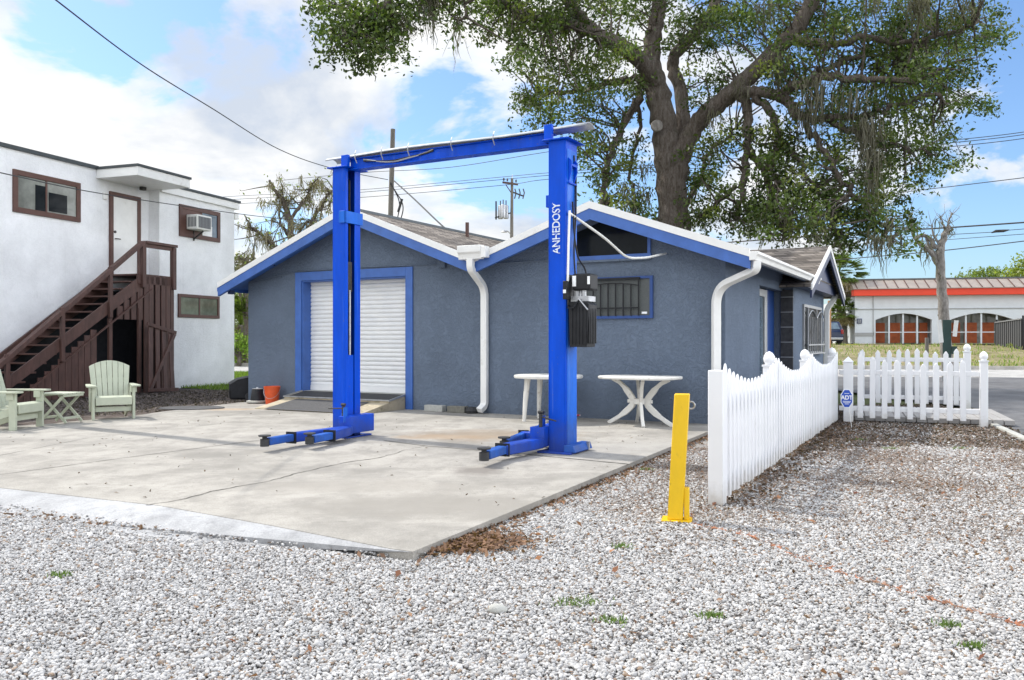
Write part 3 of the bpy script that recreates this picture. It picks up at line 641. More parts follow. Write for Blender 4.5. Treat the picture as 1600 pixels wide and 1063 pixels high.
def carriage(u_in, sgn, name='carriage'):
    b = MB()
    if sgn > 0: b.box(u_in - .17, u_in - .014, .062, PD - .125, .10, 1.10)
    else: b.box(u_in + .014, u_in + .17, .062, PD - .125, .10, 1.10)
    a, c = (u_in + .003, u_in + .17) if sgn > 0 else (u_in - .17, u_in - .003)
    b.prism([(a, -.14), (c - .03, -.14), (c, -.11), (c, PD + .08), (c - .03, PD + .11), (a, PD + .11)], 'z', .07, .30)
    o = b.build(name, M['lift'], lift, bevel=.005)
    return o
cl, cr = carriage(LU1, 1), carriage(RU0, -1)
def gusset(parent, a, b_, z0, z1, w):
    a, b_ = Vector(a), Vector(b_); d = (b_ - a).normalized(); s_ = Vector((-d.y, d.x)) * w / 2; g = MB()
    P = [(a.x - s_.x, a.y - s_.y, z1), (a.x + s_.x, a.y + s_.y, z1), (b_.x + s_.x, b_.y + s_.y, z0), (b_.x - s_.x, b_.y - s_.y, z0), (a.x - s_.x, a.y - s_.y, z0), (a.x + s_.x, a.y + s_.y, z0)]
    g.add(P, [(0, 1, 2, 3), (0, 3, 4), (1, 5, 2), (0, 4, 5, 1), (4, 3, 2, 5)]); g.build('arm_gusset', M['lift_web'], parent)
zc = .115
pv = (LU1 + .15, -.08)
arm(cl, (pv[0] - .02, pv[1] + .0), lp_(455, 684, zc), lp_(419, 690, zc), zc, .13)
arm(cl, (pv[0] + .02, pv[1] - .12), lp_(515, 681, zc), lp_(488, 686.5, zc), zc, .15)
gusset(cl, (pv[0] - .03, pv[1] - .06), lp_(533, 668, zc), .22, .42, .05)
pv = (RU0 - .08, -.10)
arm(cr, pv, lp_(785, 703, zc), lp_(760, 711, zc), zc, .15)
arm(cr, (pv[0] - .06, .36), lp_(818, 681, zc), lp_(790, 693, zc), zc, .12)
gusset(cr, (pv[0] + .01, pv[1] + .12), lp_(838, 690, zc), .22, .42, .09)
b = MB(); b.tube([(RU0 - .05, -.10, .12), (RU0 - .05, -.10, .45)], .022, 8); b.tube([(RU0 - .05, -.10, .42), (RU0 + .16, -.13, .38)], .009, 6); b.tube([(RU0 - .08, -.10, .47), (RU0 - .01, -.10, .47)], .02, 6); b.build('arm_lock', M['dark_metal'], cr, 40)
b = MB(); b.tube([(LU1 + .05, -.10, .12), (LU1 + .05, -.10, .43)], .022, 8); b.tube([(LU1 + .03, -.10, .40), (LU1 - .18, -.13, .39)], .009, 6); b.tube([(LU1 + .02, -.10, .45), (LU1 + .08, -.10, .45)], .02, 6); b.build('arm_lock', M['dark_metal'], cl, 40)
# power unit on the right post
pu = MB(); pu.box(.009, .03, .02, .30, 1.70, 2.05); pu = pu.build('power_unit', M['dark_metal'], lift)
b = MB()
b.prism([(.05, 1.22), (.26, 1.22), (.285, 1.70), (.26, 1.73), (.05, 1.73), (.035, 1.70)], 'y', .0, .24)
for k in range(5): b.box(.275 - .0, .287, .02 + k * .045, .045 + k * .045, 1.26, 1.66)
for k in range(5): b.box(.07 + k * .042, .088 + k * .042, -.010, -.001, 1.25, 1.68)
b.build('reservoir', M['black'], pu, bevel=.012)
b = MB(); b.box(.05, .27, .03, .23, 1.74, 1.80); b.tube([(.10, .10, 1.80), (.10, .10, 1.86)], .05, 10); b.tube([(.2, .06, 1.80), (.2, .06, 1.88)], .03, 10); b.tube([(.16, .0, 1.77), (.30, -.06, 1.64)], .009, 6); b.build('valve_block', M['steel'], pu, 40)
b = MB(); b.box(.08, .30, .0, .24, 1.865, 2.055); b.build('motor', M['black'], pu, bevel=.02)
b = MB(); b.box(.085, .13, -.006, -.001, 1.91, 2.03); b.box(.27, .30, -.006, -.001, 1.93, 2.02); b.build('motor_label', M['white_mark'], pu)
b = MB(); b.box(.008, .06, -.10, -.02, 1.76, 1.97); sw = b.build('switch_box', M['black'], pu, bevel=.006)
b = MB(); b.box(.015, .05, -.106, -.101, 1.83, 1.87); b.build('switch', M['white_mark'], sw)
for pts in ([(.03, .12, 2.9), (.035, .16, 2.5), (.06, .2, 2.25), (.16, .2, 2.12), (.18, .18, 2.0)], [(.02, .24, 3.2), (.03, .22, 2.8), (.045, .12, 2.3), (.10, .05, 2.0), (.14, .03, 1.88)], [(.02, .1, 1.78), (.05, -.06, 1.66), (.12, -.06, 1.66), (.16, .02, 1.76)], [(.012, .20, 3.45), (.02, .25, 3.0), (.02, .22, 2.6)]):
    b = MB(); b.tube(round_path(pts, 4, .2), .010, 6); b.build('hose', M['black'], pu, 40)
b = MB(); b.tube([(.03, -.01, 1.97), (.035, .0, 2.4), (.04, .02, 2.78)], .014, 8); b.build('conduit', M['white'], pu, 40)
MT = Matrix.Translation((-.115, -.004, 2.585)) @ Matrix.Rotation(R(90), 4, 'X') @ Matrix.Rotation(R(90), 4, 'Z')
mm = Mat('worn_white_lettering', .5); mm.color(mm.mix(mm.ramp(mm.noise(26, 4, .7), (.40, 0.0), (.47, 1.0)), (.0, .085, .60), (.70, .76, .84))); M['worn'] = mm.m
text_part('lettering', 'ANHEDOSY', .138, M['worn'], rp, MT, .0012, .80, .002)
# pale conduit sagging from the lift post to the house wall
cdt = MB(); a = LIFT.glob(.03, .03); q1 = at(980, 404, 11.6); uu, zz = HOUSE.on_y(1041, 396, -.03); e = HOUSE.glob(uu, -.03)
p0 = Vector((a.x, a.y, HC + (CY - 333) / F * a.y)); p3 = Vector((e.x, e.y, zz)); m1 = at(945, 372, 10.6); m2 = at(1012, 403, 12.3)
cdt.tube(round_path([p0, m1, q1, m2, p3], 5, .3), .016, 8); tag(cdt.build('conduit', M['ac'], None, 50), 'cream plastic conduit sagging from the lift post down to the blue-grey wall', 'conduit')

# ================================================================== WHITE TWO-STOREY HOUSE
wh = thing('white_house', 'white stucco two-storey house with brown window frames and a small flat canopy', 'house', B_.o, B_.rz)
NA = -.36
def wbA(px, py): return B_.on_x(px, py, NA)
def wbB(px, py): return B_.on_x(px, py, 0.0)
wj = wbB(249, 400)[0]; wend = wbB(366, 500)[0]
zA = wbA(75, 243)[1]; zB = wbB(330, 304)[1]
b = MB(); b.box(-7, NA, -14, wj + .3, -.3, zA - .06); b.box(-7.0, 0, wj, wend, -.3, zB - .08); b.build('wall', M['white_wall'], wh)
b = MB(); b.box(-7.05, NA + .06, -14.05, wbA(152, 262)[0], zA - .059, zA + .03); b.box(-7.05, .10, wj - .02, wend + .2, zB - .079, zB - .01)
b.build('roof_edge', M['roof_edge'], wh)
b = MB(); b.box(-.02, .07, wj + .01, wend + .17, zB - .28, zB - .081); b.box(-3, -.021, wend + .001, wend + .17, zB - .28, zB - .081); b.box(-3, -.1, wend + .17, wend + .35, zB - .55, zB - .35); b.build('eave_board', M['white'], wh, bevel=.01)
c0, c1 = wbA(150, 270)[0], None
cn = NA + 1.34; czb, czt = wbA(150, 279)[1], wbA(150, 265)[1]
c1 = B_.on_x(297, 285, cn)[0]
b = MB(); b.box(NA + .001, cn, c0, c1, czb, czt); cnp = b.build('canopy', M['white'], wh, bevel=.01)
b = MB(); b.box(NA + .001, cn + .03, c0 - .03, c1 + .03, czt + .001, czt + .06); b.build('canopy_edge', M['roof_edge'], cnp)
b = MB(); q = B_.on_x(233, 297, NA + .25); b.box(NA + .2, NA + .3, q[0] - .3, q[0] - .15, czb - .09, czb - .002); b.build('canopy_lamp', M['dark_metal'], cnp)
def framed(parent, name, n, y0, y1, z0, z1, fr, glassm, split=None, frame_m='brown_trim', proud=.05):
    w = MB(); w.box(n + .002, n + .02, y0, y1, z0, z1); w = w.build(name, M[glassm], parent)
    b = MB(); b.box(n + .001, n + proud, y0 - fr, y0 + .02, z0 - fr, z1 + fr); b.box(n + .001, n + proud, y1 - .02, y1 + fr, z0 - fr, z1 + fr); b.box(n + .001, n + proud, y0 + .0201, y1 - .0201, z1 - .02, z1 + fr); b.box(n + .001, n + proud, y0 + .0201, y1 - .0201, z0 - fr, z0 + .02)
    if split: b.box(n + .0205, n + proud * .8, split - .025, split + .025, z0 + .021, z1 - .021)
    b.build('frame', M[frame_m], w, bevel=.005); return w
y0, za = wbA(25, 272); y1, zb = wbA(119, 338); zt_ = wbA(25, 272)[1]; zb_ = wbA(25, 325)[1]
w = framed(wh, 'window', NA, y0, y1, zb_, zt_, .10, 'grey_glass', (y0 + y1) / 2 - .05)
b = MB(); ym = (y0 + y1) / 2; b.box(NA + .0205, NA + .026, ym + .02, ym + .55, zb_ + .05, zb_ + .50); b.build('pane', M['dark_glass'], w)
b = MB(); b.box(NA + .0205, NA + .026, ym - .35, ym - .06, zb_ + .02, zb_ + .62); b.build('pane', M['dark_glass'], w)
y0, z1_ = wbB(283, 325); y1, _ = wbB(339, 338); z0_ = wbB(283, 364)[1]
w = framed(wh, 'window', 0, y0, y1, z0_, z1_, .10, 'blue_glass', (y0 + y1) / 2 + .05)
ymid = (y0 + y1) / 2; b = MB(); b.box(.0205, .035, y0 + .021, ymid + .02, z0_ + .021, z1_ - .021); b.build('board_panel', M['brown_trim'], w)
b = MB(); b.box(.0206, .025, ymid + .1, y1 - .25, z0_ + .03, z0_ + .33); b.build('pane', M['white'], w)
acw = y0 + .17; acz = z0_ + .12
y0, z1_ = wbB(280, 463); y1, _ = wbB(339, 466); z0_ = wbB(280, 492)[1]
framed(wh, 'window', 0, y0, y1, z0_, z1_, .07, 'green_glass', (y0 + y1) / 2)
# upper door
dy0 = wbA(175, 330)[0]; dy1 = wbA(213, 330)[0]; dzt = wbA(175, 307)[1]; dzb = 2.98
b = MB(); b.box(NA + .002, NA + .03, dy0, dy1, dzb, dzt); d = b.build('door', M['white'], wh)
b = MB(); b.box(NA + .001, NA + .06, dy0 - .11, dy0 - .001, dzb, dzt + .12); b.box(NA + .001, NA + .06, dy1 + .001, dy1 + .11, dzb, dzt + .12); b.box(NA + .001, NA + .06, dy0, dy1, dzt + .001, dzt + .12); b.build('frame', M['brown_trim'], d, bevel=.005)
b = MB(); b.tube([(NA + .03, dy0 + .07, dzb + .98), (NA + .09, dy0 + .07, dzb + .98), (NA + .09, dy0 + .2, dzb + .98)], .014, 6); b.tube([(NA + .03, dy0 + .06, dzb + 1.16), (NA + .06, dy0 + .06, dzb + 1.16)], .035, 10); b.build('handle', M['dark_metal'], d, 40)
b = MB(); q = wbA(163, 306); b.box(NA + .001, NA + .05, q[0] - .07, q[0] + .07, q[1] - .1, q[1] + .08); b.build('wall_box', M['white'], wh, bevel=.008)
# window air conditioner
ac = thing('air_conditioner', 'white window air conditioner sticking out of the boarded upper window', 'air conditioner', B_.glob(0, acw).to_3d() + Vector((0, 0, acz)), B_.rz)
b = MB(); b.box(.04, .42, 0, .62, 0, .42); b.build('casing', M['ac'], ac, bevel=.015)
b = MB(); b.box(.4205, .43, .05, .57, .05, .37); gr = b.build('grille', M['grey_fin'], ac)
b = MB()
for k in range(9): b.box(.4305, .436, .06 + k * .06, .07 + k * .06, .05, .37)
b.build('fins', M['silver_frame'], gr)
b = MB()
for k in range(6): b.box(.10 + k * .05, .125 + k * .05, -.008, -.001, .07, .35)
b.build('side_vent', M['grey_fin'], ac)
b = MB(); b.obox((.05, .3, -.25), (.38, .3, -.03), .03, .04); b.obox((.045, .3, -.3), (.045, .3, -.01), .03, .03); b.build('bracket', M['dark_metal'], ac)
# outside wooden staircase
stairs = thing('wooden_staircase', 'dark brown wooden outdoor staircase climbing to the white upper door', 'staircase', B_.o, B_.rz)
NO = .73; NI = NA + .03
ya, yb = B_.on_x(222, 400, NO)[0], B_.on_x(271, 400, NO)[0]      # landing along the facade
ZD = B_.on_x(222, 428, NO)[1]
b = MB(); b.box(NI, NO, ya - .12, yb, ZD - .045, ZD)
b.box(NO - .045, NO + .02, ya - .15, yb, ZD - .26, ZD - .0451); b.build('landing', M['brown'], stairs, bevel=.006)
qa = B_.on_x(200, 463, NO); qb = B_.on_x(49, 600, NO); slope = (qa[1] - qb[1]) / (qa[0] - qb[0]); gy0 = ya - .12
nst = 15; rise = ZD / nst; run = rise / slope
for k in range(nst - 1):
    z = ZD - (k + 1) * rise; y = gy0 - (k + .5) * run
    b = MB(); b.box(NI, NO - .05, y - run / 2 - .02, y + run / 2, z - .04, z); b.build('tread', M['brown'], stairs, bevel=.005)
b = MB()
for n_ in (NO - .045, NI + .03):
    b.prism([(gy0 + .05, ZD - .08), (gy0 + .05, ZD - .42), (gy0 - ZD / slope - .1, -.06), (gy0 - ZD / slope - .5, -.06), (gy0 - ZD / slope - .1, .22)], 'x', n_, n_ + .045)
b.build('stringer', M['brown'], stairs, bevel=.004)
b = MB(); b.prism([(gy0 + .45, ZD - .36), (gy0 + .45, ZD - .40), (gy0 - ZD / slope + .2, -.36 + .13), (gy0 - ZD / slope + .2, -.32 + .13)], 'x', NO + .001, NO + .05); b.build('trim_rail', M['brown'], stairs)
zr0 = B_.on_x(222, 379, NO)[1]; qb = B_.on_x(3, 566, NO); hsl = (zr0 - qb[1]) / (ya - qb[0]); zr1 = zr0 - hsl * 5.9
b = MB(); b.obox((NO + .02, ya, zr0), (NO + .02, ya - 5.9, zr1), .13, .10); b.build('handrail', M['brown'], stairs, bevel=.008)
b = MB(); qa = B_.on_x(168, 424, NI + .05); qb = B_.on_x(0, 552, NI + .05); sl_ = (qa[1] - qb[1]) / (qa[0] - qb[0]); b.prism([(qa[0], qa[1]), (qa[0], qa[1] - .3), (qb[0] - 1.2, qb[1] - .3 - 1.2 * sl_), (qb[0] - 1.2, qb[1] - 1.2 * sl_)], 'x', NI + .03, NI + .08); b.build('wall_board', M['brown'], stairs, bevel=.008)
for y in (ya, yb - .04):
    b = MB(); b.box(NO - .04, NO + .08, y - .05, y + .07, ZD - .35, zr0 + (.02 if y == ya else -.03)); b.build('post', M['brown'], stairs, bevel=.006)
for y in (gy0 - .95, gy0 - 2.35, gy0 - 3.75):
    zb_ = ZD - slope * (gy0 - y); b = MB(); b.box(NO + .001, NO + .07, y - .05, y + .05, zb_ - .45, zb_ + zr0 - ZD - .02); b.build('post', M['brown'], stairs, bevel=.006)
b = MB(); b.box(NO - .03, NO + .10, ya + .07, yb + .06, zr0 - .02, zr0 + .05); b.box(NO, NO + .05, ya + .07, yb - .09, zr0 - .12, zr0 - .021); b.build('landing_rail', M['brown'], stairs, bevel=.006)
dr0, dr1 = B_.on_x(175, 500, NO)[0], B_.on_x(216, 500, NO)[0]; dzt2 = B_.on_x(216, 500, NO)[1]
k = 0; y = ya + .06
while y < yb - .05:
    b = MB(); w_ = .155; b.box(NO + .001 - .02, NO + .02, y, min(y + w_, yb), -.06, ZD - .02 - .012 * (k % 2)); b.build('cladding_board', M['brown'], stairs, bevel=.004); y += w_ + (.015, .07, .055, .02)[k % 4]; k += 1
y = ya + .03; k = 0
while y > gy0 - ZD / slope + .25:
    w_ = .17; y2 = y - w_; zt2 = ZD - .40 - slope * (gy0 - (y2 + y) / 2) if y < gy0 else ZD - .30; lo = -.06 if (y < dr0 - .1 or y2 > dr1) else dzt2
    if y < dr0 - .42 or y2 > dr0 - .02:
        if zt2 > lo + .05:
            b = MB(); b.box(NO - .035, NO - .002, y2, y, lo, zt2); b.build('cladding_board', M['brown'], stairs, bevel=.004)
    y = y2 - ((.012, .012, .012) if y < dr0 else (.05, .06, .05))[k % 3]; k += 1
b = MB(); b.box(NO - .05, NO + .02, dr0 - .10, dr0, -.06, dzt2 + .02); b.box(NO - .05, NO + .02, dr1, dr1 + .09, -.06, dzt2 + .3); b.box(NO - .04, NO + .0, dr0 - .4, dr0 - .1, .55, .62); b.build('opening_frame', M['brown'], stairs, bevel=.005)
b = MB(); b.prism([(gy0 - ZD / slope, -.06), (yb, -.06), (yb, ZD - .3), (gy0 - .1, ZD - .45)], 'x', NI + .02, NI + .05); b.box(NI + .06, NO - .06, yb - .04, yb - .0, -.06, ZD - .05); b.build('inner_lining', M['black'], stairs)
# broken gate leaning against the boards
ga_, gb_ = B_.on_x(222, 600, NO + .2)[0], B_.on_x(270, 600, NO + .2)[0]
gate = thing('broken_gate', 'broken brown plank gate leaning against the boards under the landing', 'gate', B_.glob(NO + .2, ga_).to_3d() + Vector((0, 0, GZ)), B_.rz)
gw = gb_ - ga_
for i in range(4):
    y = gw * (.08 + .24 * i); b = MB(); b.obox((.24, y - .05, .03), (.0 + .02, y + .18 - .03 * i, 1.72 - .06 * i), .14, .025, (1, 0, 0)); b.build('plank', M['brown'], gate, bevel=.004)
b = MB(); b.obox((.26, .02, .12), (.07, gw, 1.52), .09, .03, (1, 0, 0)); b.build('brace', M['brown'], gate, bevel=.004)
b = MB(); b.obox((.05, .12, 1.78), (.06, gw + .06, 1.55), .09, .03, (1, 0, 0)); b.build('top_rail', M['brown'], gate, bevel=.004)
b = MB(); b.obox((.27, -.08, .10), (.27, gw - .1, .06), .09, .03, (1, 0, 0)); b.build('bottom_rail', M['brown'], gate, bevel=.004)

# ================================================================== FURNITURE ON THE SLAB
def adirondack(label, loc, face):
    t = thing('garden_chair', label, 'chair', loc, math.atan2(face[1], face[0]) - math.pi / 2, 'slatted green garden chairs')
    b = MB()
    for k in range(5):
        y = .0 - k * .105; z = .365 - k * .033; b.obox((-.27, y, z), (.27, y, z), .098, .022, (0, .3, 1))
    b.box(-.27, .27, .045, .068, .24, .365); b.build('seat', M['sage'], t, bevel=.004)
    b = MB(); b.box(-.27, .27, -.04, -.015, .13, .21); b.build('stretcher', M['sage'], t, bevel=.004)
    b = MB()
    for k in range(7):
        bx = (k - 3) * .074; tx = (k - 3) * .090; dn = Vector((0, -.33, .94)); nn_ = Vector((0, .94, .33)) * .01; P = []
        for f_ in (-1, 1):
            for (xx, ll) in ((bx - .034, 0), (bx + .034, 0), (tx + .042, .80 - 1.05 * (tx + .042) ** 2), (tx - .042, .80 - 1.05 * (tx - .042) ** 2)): P.append(Vector((xx, -.42, .20)) + dn * ll + nn_ * f_)
        b.add(P, [(3, 2, 1, 0), (4, 5, 6, 7), (0, 1, 5, 4), (1, 2, 6, 5), (2, 3, 7, 6), (3, 0, 4, 7)])
    b.obox((-.27, -.435, .28), (.27, -.435, .28), .08, .025, (0, 1, .3)); b.obox((-.29, -.60, .62), (.29, -.60, .62), .08, .025, (0, 1, .3)); b.build('backrest', M['sage'], t, bevel=.004)
    for s in (-1, 1):
        b = MB(); b.box(s * .30 - .02, s * .30 + .02, -.06, .045, 0, .535); b.box(s * .30 - .045, s * .30 + .045, -.08, .02, .44, .535); b.build('front_leg', M['sage'], t, bevel=.004)
        b = MB(); b.obox((s * .255, .03, .30), (s * .255, -.72, .035), .03, .11); b.build('side_rail', M['sage'], t, bevel=.004)
        b = MB(); b.obox((s * .30, -.52, .10), (s * .30, -.58, .535), .04, .07); b.build('back_post', M['sage'], t, bevel=.004)
        b = MB(); b.prism([(s * .25, .12), (s * .39, .11), (s * .405, .02), (s * .37, -.60), (s * .30, -.62), (s * .27, -.1)], 'z', .536, .562); b.build('armrest', M['sage'], t, bevel=.005)
    return t
adirondack('pale green slatted armchair standing by the dark stairs, its arched back shown whole', (-6.52, 13.62), (.52, -.85))
adirondack('pale green slatted armchair beside the folding table, cut off by the photo edge', (-7.12, 12.22), (1, -.08))
ft = thing('folding_table', 'small pale green folding table with crossed legs between two armchairs', 'table', (G(97, 661).x - .02, G(97, 661).y, 0), R(-12))
b = MB()
for k in range(5): b.box(-.25, .25, -.22 + k * .09, -.14 + k * .09, .455, .478)
b.box(-.24, -.21, -.21, .21, .42, .454); b.box(.21, .24, -.21, .21, .42, .454); b.build('tabletop', M['sage'], ft, bevel=.004)
for s in (-1, 1):
    for q in (-1, 1):
        b = MB(); b.obox((q * .22, s * .17 + q * .02, .02), (-q * .20, s * .17 + q * .02, .43), .022, .042); b.build('leg', M['sage'], ft, bevel=.003)
    b = MB(); b.obox((s * .20, -.17, .09), (s * .20, .17, .09), .02, .04); b.build('stretcher', M['sage'], ft, bevel=.003)
# white resin tables by the wall
def tpos(px, off): u = HOUSE.on_y(px, 600, off)[0]; return HOUSE.glob(u, off)
p = tpos(857, -.70); rt = thing('round_table', 'round white resin table half hidden behind the right lift post', 'table', (p.x, p.y, 0), 0)
b = MB(); b.lathe([(0.001, .70), (.50, .70), (.55, .69), (.56, .715), (.555, .735), (.53, .74), (0.001, .74)], sides=40); b.build('tabletop', M['resin'], rt, 40)
for a in (200, 290, 20, 110):
    c, s = math.cos(R(a)), math.sin(R(a)); b = MB(); b.tube([(c * .36, s * .36, .69), (c * .40, s * .40, .3), (c * .42, s * .42, 0)], [.05, .038, .028], 8); b.build('leg', M['resin'], rt, 40)
p = tpos(1000, -.62); pt = thing('pedestal_table', 'weathered white resin table with curved crossing legs under the barred window', 'table', (p.x, p.y, 0), R(-34))
b = MB(); n_ = 40
prof = []
def sup(a, rx, ry, e=.55): c, s = math.cos(a), math.sin(a); return (rx * math.copysign(abs(c) ** e, c), ry * math.copysign(abs(s) ** e, s))
for z, sc_ in ((.705, .985), (.715, 1.0), (.74, 1.0), (.748, .98)): prof.append([(*sup(2 * math.pi * k / n_, .62 * sc_, .42 * sc_), z) for k in range(n_)])
b.add([q for r_ in prof for q in r_], [(i * n_ + k, i * n_ + (k + 1) % n_, (i + 1) * n_ + (k + 1) % n_, (i + 1) * n_ + k) for i in range(3) for k in range(n_)] + [list(range(n_ - 1, -1, -1)), [3 * n_ + k for k in range(n_)]])
b.build('tabletop', M['resin'], pt, 50)
for a in (178, 302, 2, 122):
    d = Vector((math.cos(R(a)), math.sin(R(a)), 0)); rad = .55 if a in (178, 2) else .42
    path = []
    for k in range(13):
        s = k / 12
        if s < .5: q = s * 2; r_ = rad * .86 - (rad * .86 - .10) * (q ** .62); z = .70 - .34 * q
        else: q = (s - .5) * 2; r_ = .10 + (rad - .10) * (q ** 1.5); z = .36 - .36 * q
        path.append(d * r_ + Vector((0, 0, z)))
    b = MB(); P = []; side = Vector((-d.y, d.x, 0))
    for k, q in enumerate(path):
        t_ = (path[min(k + 1, 12)] - path[max(k - 1, 0)]).normalized(); nrm = t_.cross(side); w = .030 if abs(k - 6) > 3 else .046
        for i_, j_ in ((-1, -1), (1, -1), (1, 1), (-1, 1)): P.append(q + side * (i_ * .024) + nrm * (j_ * w))
    b.add(P, [(4 * i + k, 4 * i + (k + 1) % 4, 4 * i + 4 + (k + 1) % 4, 4 * i + 4 + k) for i in range(12) for k in range(4)] + [(3, 2, 1, 0), (48, 49, 50, 51)]); b.build('leg', M['resin'], pt, bevel=.006)
b = MB(); b.tube([(0, 0, .32), (0, 0, .40)], .10, 12); b.obox((-.2, 0, .36), (.2, 0, .36), .05, .05); b.build('hub', M['resin'], pt, 40)
# small things along the wall
p = G(426, 632); bk = thing('bucket', 'orange plastic bucket standing against the wall beside the ramp', 'bucket', (p.x - .04, p.y + .10, 0))
b = MB(); b.lathe([(.125, 0), (.155, .33), (.16, .33), (.16, .30), (.165, .36), (.15, .36), (.12, .04), (0.001, .03)], sides=28); b.build('pail', M['orange'], bk, 40)
b = MB(); b.tube([(math.cos(R(a)) * .165, math.sin(R(a)) * .165, .30 - .18 * math.sin(R(a - 180))) for a in range(180, 361, 12)], .004, 6); b.build('handle', M['steel'], bk, 40)
p = G(399, 631); pl = thing('upturned_pot', 'black plastic pot turned upside down on a grey dish', 'pot', (p.x, p.y + .15, 0))
b = MB(); b.lathe([(.15, .03), (.115, .27), (.10, .285), (0.001, .285)], sides=24); b.build('pot', M['black'], pl, 40)
b = MB(); b.lathe([(.17, 0), (.22, .02), (.225, .05), (.18, .06), (0.001, .055)], sides=28); b.build('dish', M['block'], pl, 40)
b = MB(); b.lathe([(.10, .286), (.11, .30), (.03, .31), (.02, .33), (0.001, .33)], sides=16); b.build('pot_foot', M['steel'], pl, 40)
p = G(377, 629); tb = thing('black_cart', 'black plastic tub cart lying on its side at the house corner', 'cart', (p.x - .05, p.y + .35, 0), R(20))
b = MB(); b.prism([(-.30, .04), (.45, .02), (.45, .58), (.25, .56), (-.14, .48), (-.30, .40)], 'y', 0, .45); b.build('tub', M['black'], tb, bevel=.04)
b = MB(); b.prism([(-.33, .39), (-.15, .50), (.25, .58), (.47, .60), (.47, .56), (.25, .54), (-.13, .46), (-.29, .36)], 'y', -.02, -.001); b.build('rim', M['grey_fin'], tb)
b = MB(); b.tube([(.10, -.12, .09), (.10, -.04, .09)], .09, 16); b.build('wheel', M['rubber'], tb, 40)
for (px, lab, m_, w_, d_) in ((680, 'pale concrete block lying at the foot of the wall beside the garage door', 'block', .40, .14), (715, 'dark stained concrete block lying beside the pale block at the wall', 'dark_block', .36, .15)):
    if 'dark_block' not in M: M['dark_block'] = paint('stained_concrete_block', (.17, .165, .14), .9, .25, 18, .6)
    q = tpos(px, -.13); o = thing('concrete_block', lab, 'block', (q.x, q.y, 0), HOUSE.rz + R(-2 if w_ > .38 else 3), 'concrete blocks at the wall')
    b = MB(); b.box(-w_ / 2, w_ / 2, -d_ / 2, d_ / 2, 0, .115); b.build('block', M[m_], o, bevel=.008)
q = tpos(737, -.16); o = thing('foam_lump', 'small black lump of rubber beside the stained block at the wall', 'rubber'); o.location = (q.x, q.y, 0); b = MB(); b.lathe([(.10, 0), (.12, .05), (.09, .11), (0.001, .12)], sides=9); b.build('lump', M['rubber'], o)
# rolled red and white striped parasol
a0, a1 = G(793, 646), G(866, 651); d = (a1 - a0); um = thing('rolled_parasol', 'rolled red and white striped beach umbrella lying along the wall base', 'umbrella', (a0.x, a0.y + .12, .05), math.atan2(d.y, d.x)); ln = d.length
mm = Mat('striped_cloth', .8); wv = mm.new('ShaderNodeTexWave'); wv.inputs['Scale'].default_value = 1.5; wv.inputs['Distortion'].default_value = .6; mp = mm.co((2.2, 1.2, 3.5)); mm.l.new(mp, wv.inputs['Vector']); mm.color(mm.ramp(wv.outputs[0], (.45, (.40, .03, .06)), (.52, (.72, .68, .70)))); M['stripe'] = mm.m
b = MB(); b.tube([(.14, 0, 0), (.2, 0, 0), (.5, 0, .01), (ln, 0, 0), (ln + .4, 0, -.01), (ln + .55, 0, -.01)], [.02, .045, .055, .055, .045, .02], 10); b.build('canopy', M['stripe'], um, 50)
b = MB(); b.tube([(0, 0, -.01), (.15, 0, 0)], .022, 8); b.build('handle', M['new_wood'], um, 40)
# loading ramp in front of the roller door
def hl(px, py, z=0.0): return HOUSE.loc(G(px, py, z))
rp_ = thing('loading_ramp', 'low wooden ramp with black rubber mats leading up to the roller door', 'ramp', HOUSE.o, HOUSE.rz)
yt, yl = -.52, -1.30; zp = .268
xl, xr_ = D0 + .02, D1 - .02
b = MB(); b.prism([(.0, 0), (0, zp), (yt, zp - .09), (yt, 0)], 'x', xl, xr_); b.build('platform', M['ply'], rp_, bevel=.004)
b = MB(); b.add([(xl + .04, .01, zp + .006), (xr_ - .04, .01, zp + .006), (xr_ - .04, yt + .03, zp - .079), (xl + .04, yt + .03, zp - .079)], [(0, 3, 2, 1)]); b.build('platform_mat', M['rubber'], rp_)
b = MB(); b.prism([(yt - .001, 0), (yt - .001, zp - .12), (yl, .012), (yl, 0)], 'x', xl - .0, xr_ + .0); b.build('slope', M['ply'], rp_, bevel=.003)
b = MB(); za_ = zp - .112; b.add([(xl + .34, yt - .02, za_), (xr_ - .42, yt - .02, za_), (xr_ - .40, yl - .03, .018), (xl + .30, yl - .06, .018)], [(0, 3, 2, 1)]); b.build('slope_mat', M['mat'], rp_)
b = MB(); b.obox((xl - .02, yt, zp - .075), (xr_ + .02, yt, zp - .075), .03, .022); b.obox((xr_ + .012, .0, zp + .006), (xr_ + .012, yt, zp - .08), .022, .03); b.obox((xl - .012, .0, zp + .006), (xl - .012, yt, zp - .08), .022, .03); b.build('edging', M['steel'], rp_)
# flat rubber mat on the dirt edge
p = G(300, 638); b = MB(); ring = [(p.x + .62 * math.cos(R(a)) * (1 + .04 * math.sin(a)), p.y + .42 * math.sin(R(a))) for a in range(0, 360, 12)]; b.prism(ring, 'z', .002, .014); tag(b.build('rubber_mat', M['mat']), 'flat round black rubber mat at the back edge of the slab', 'mat')

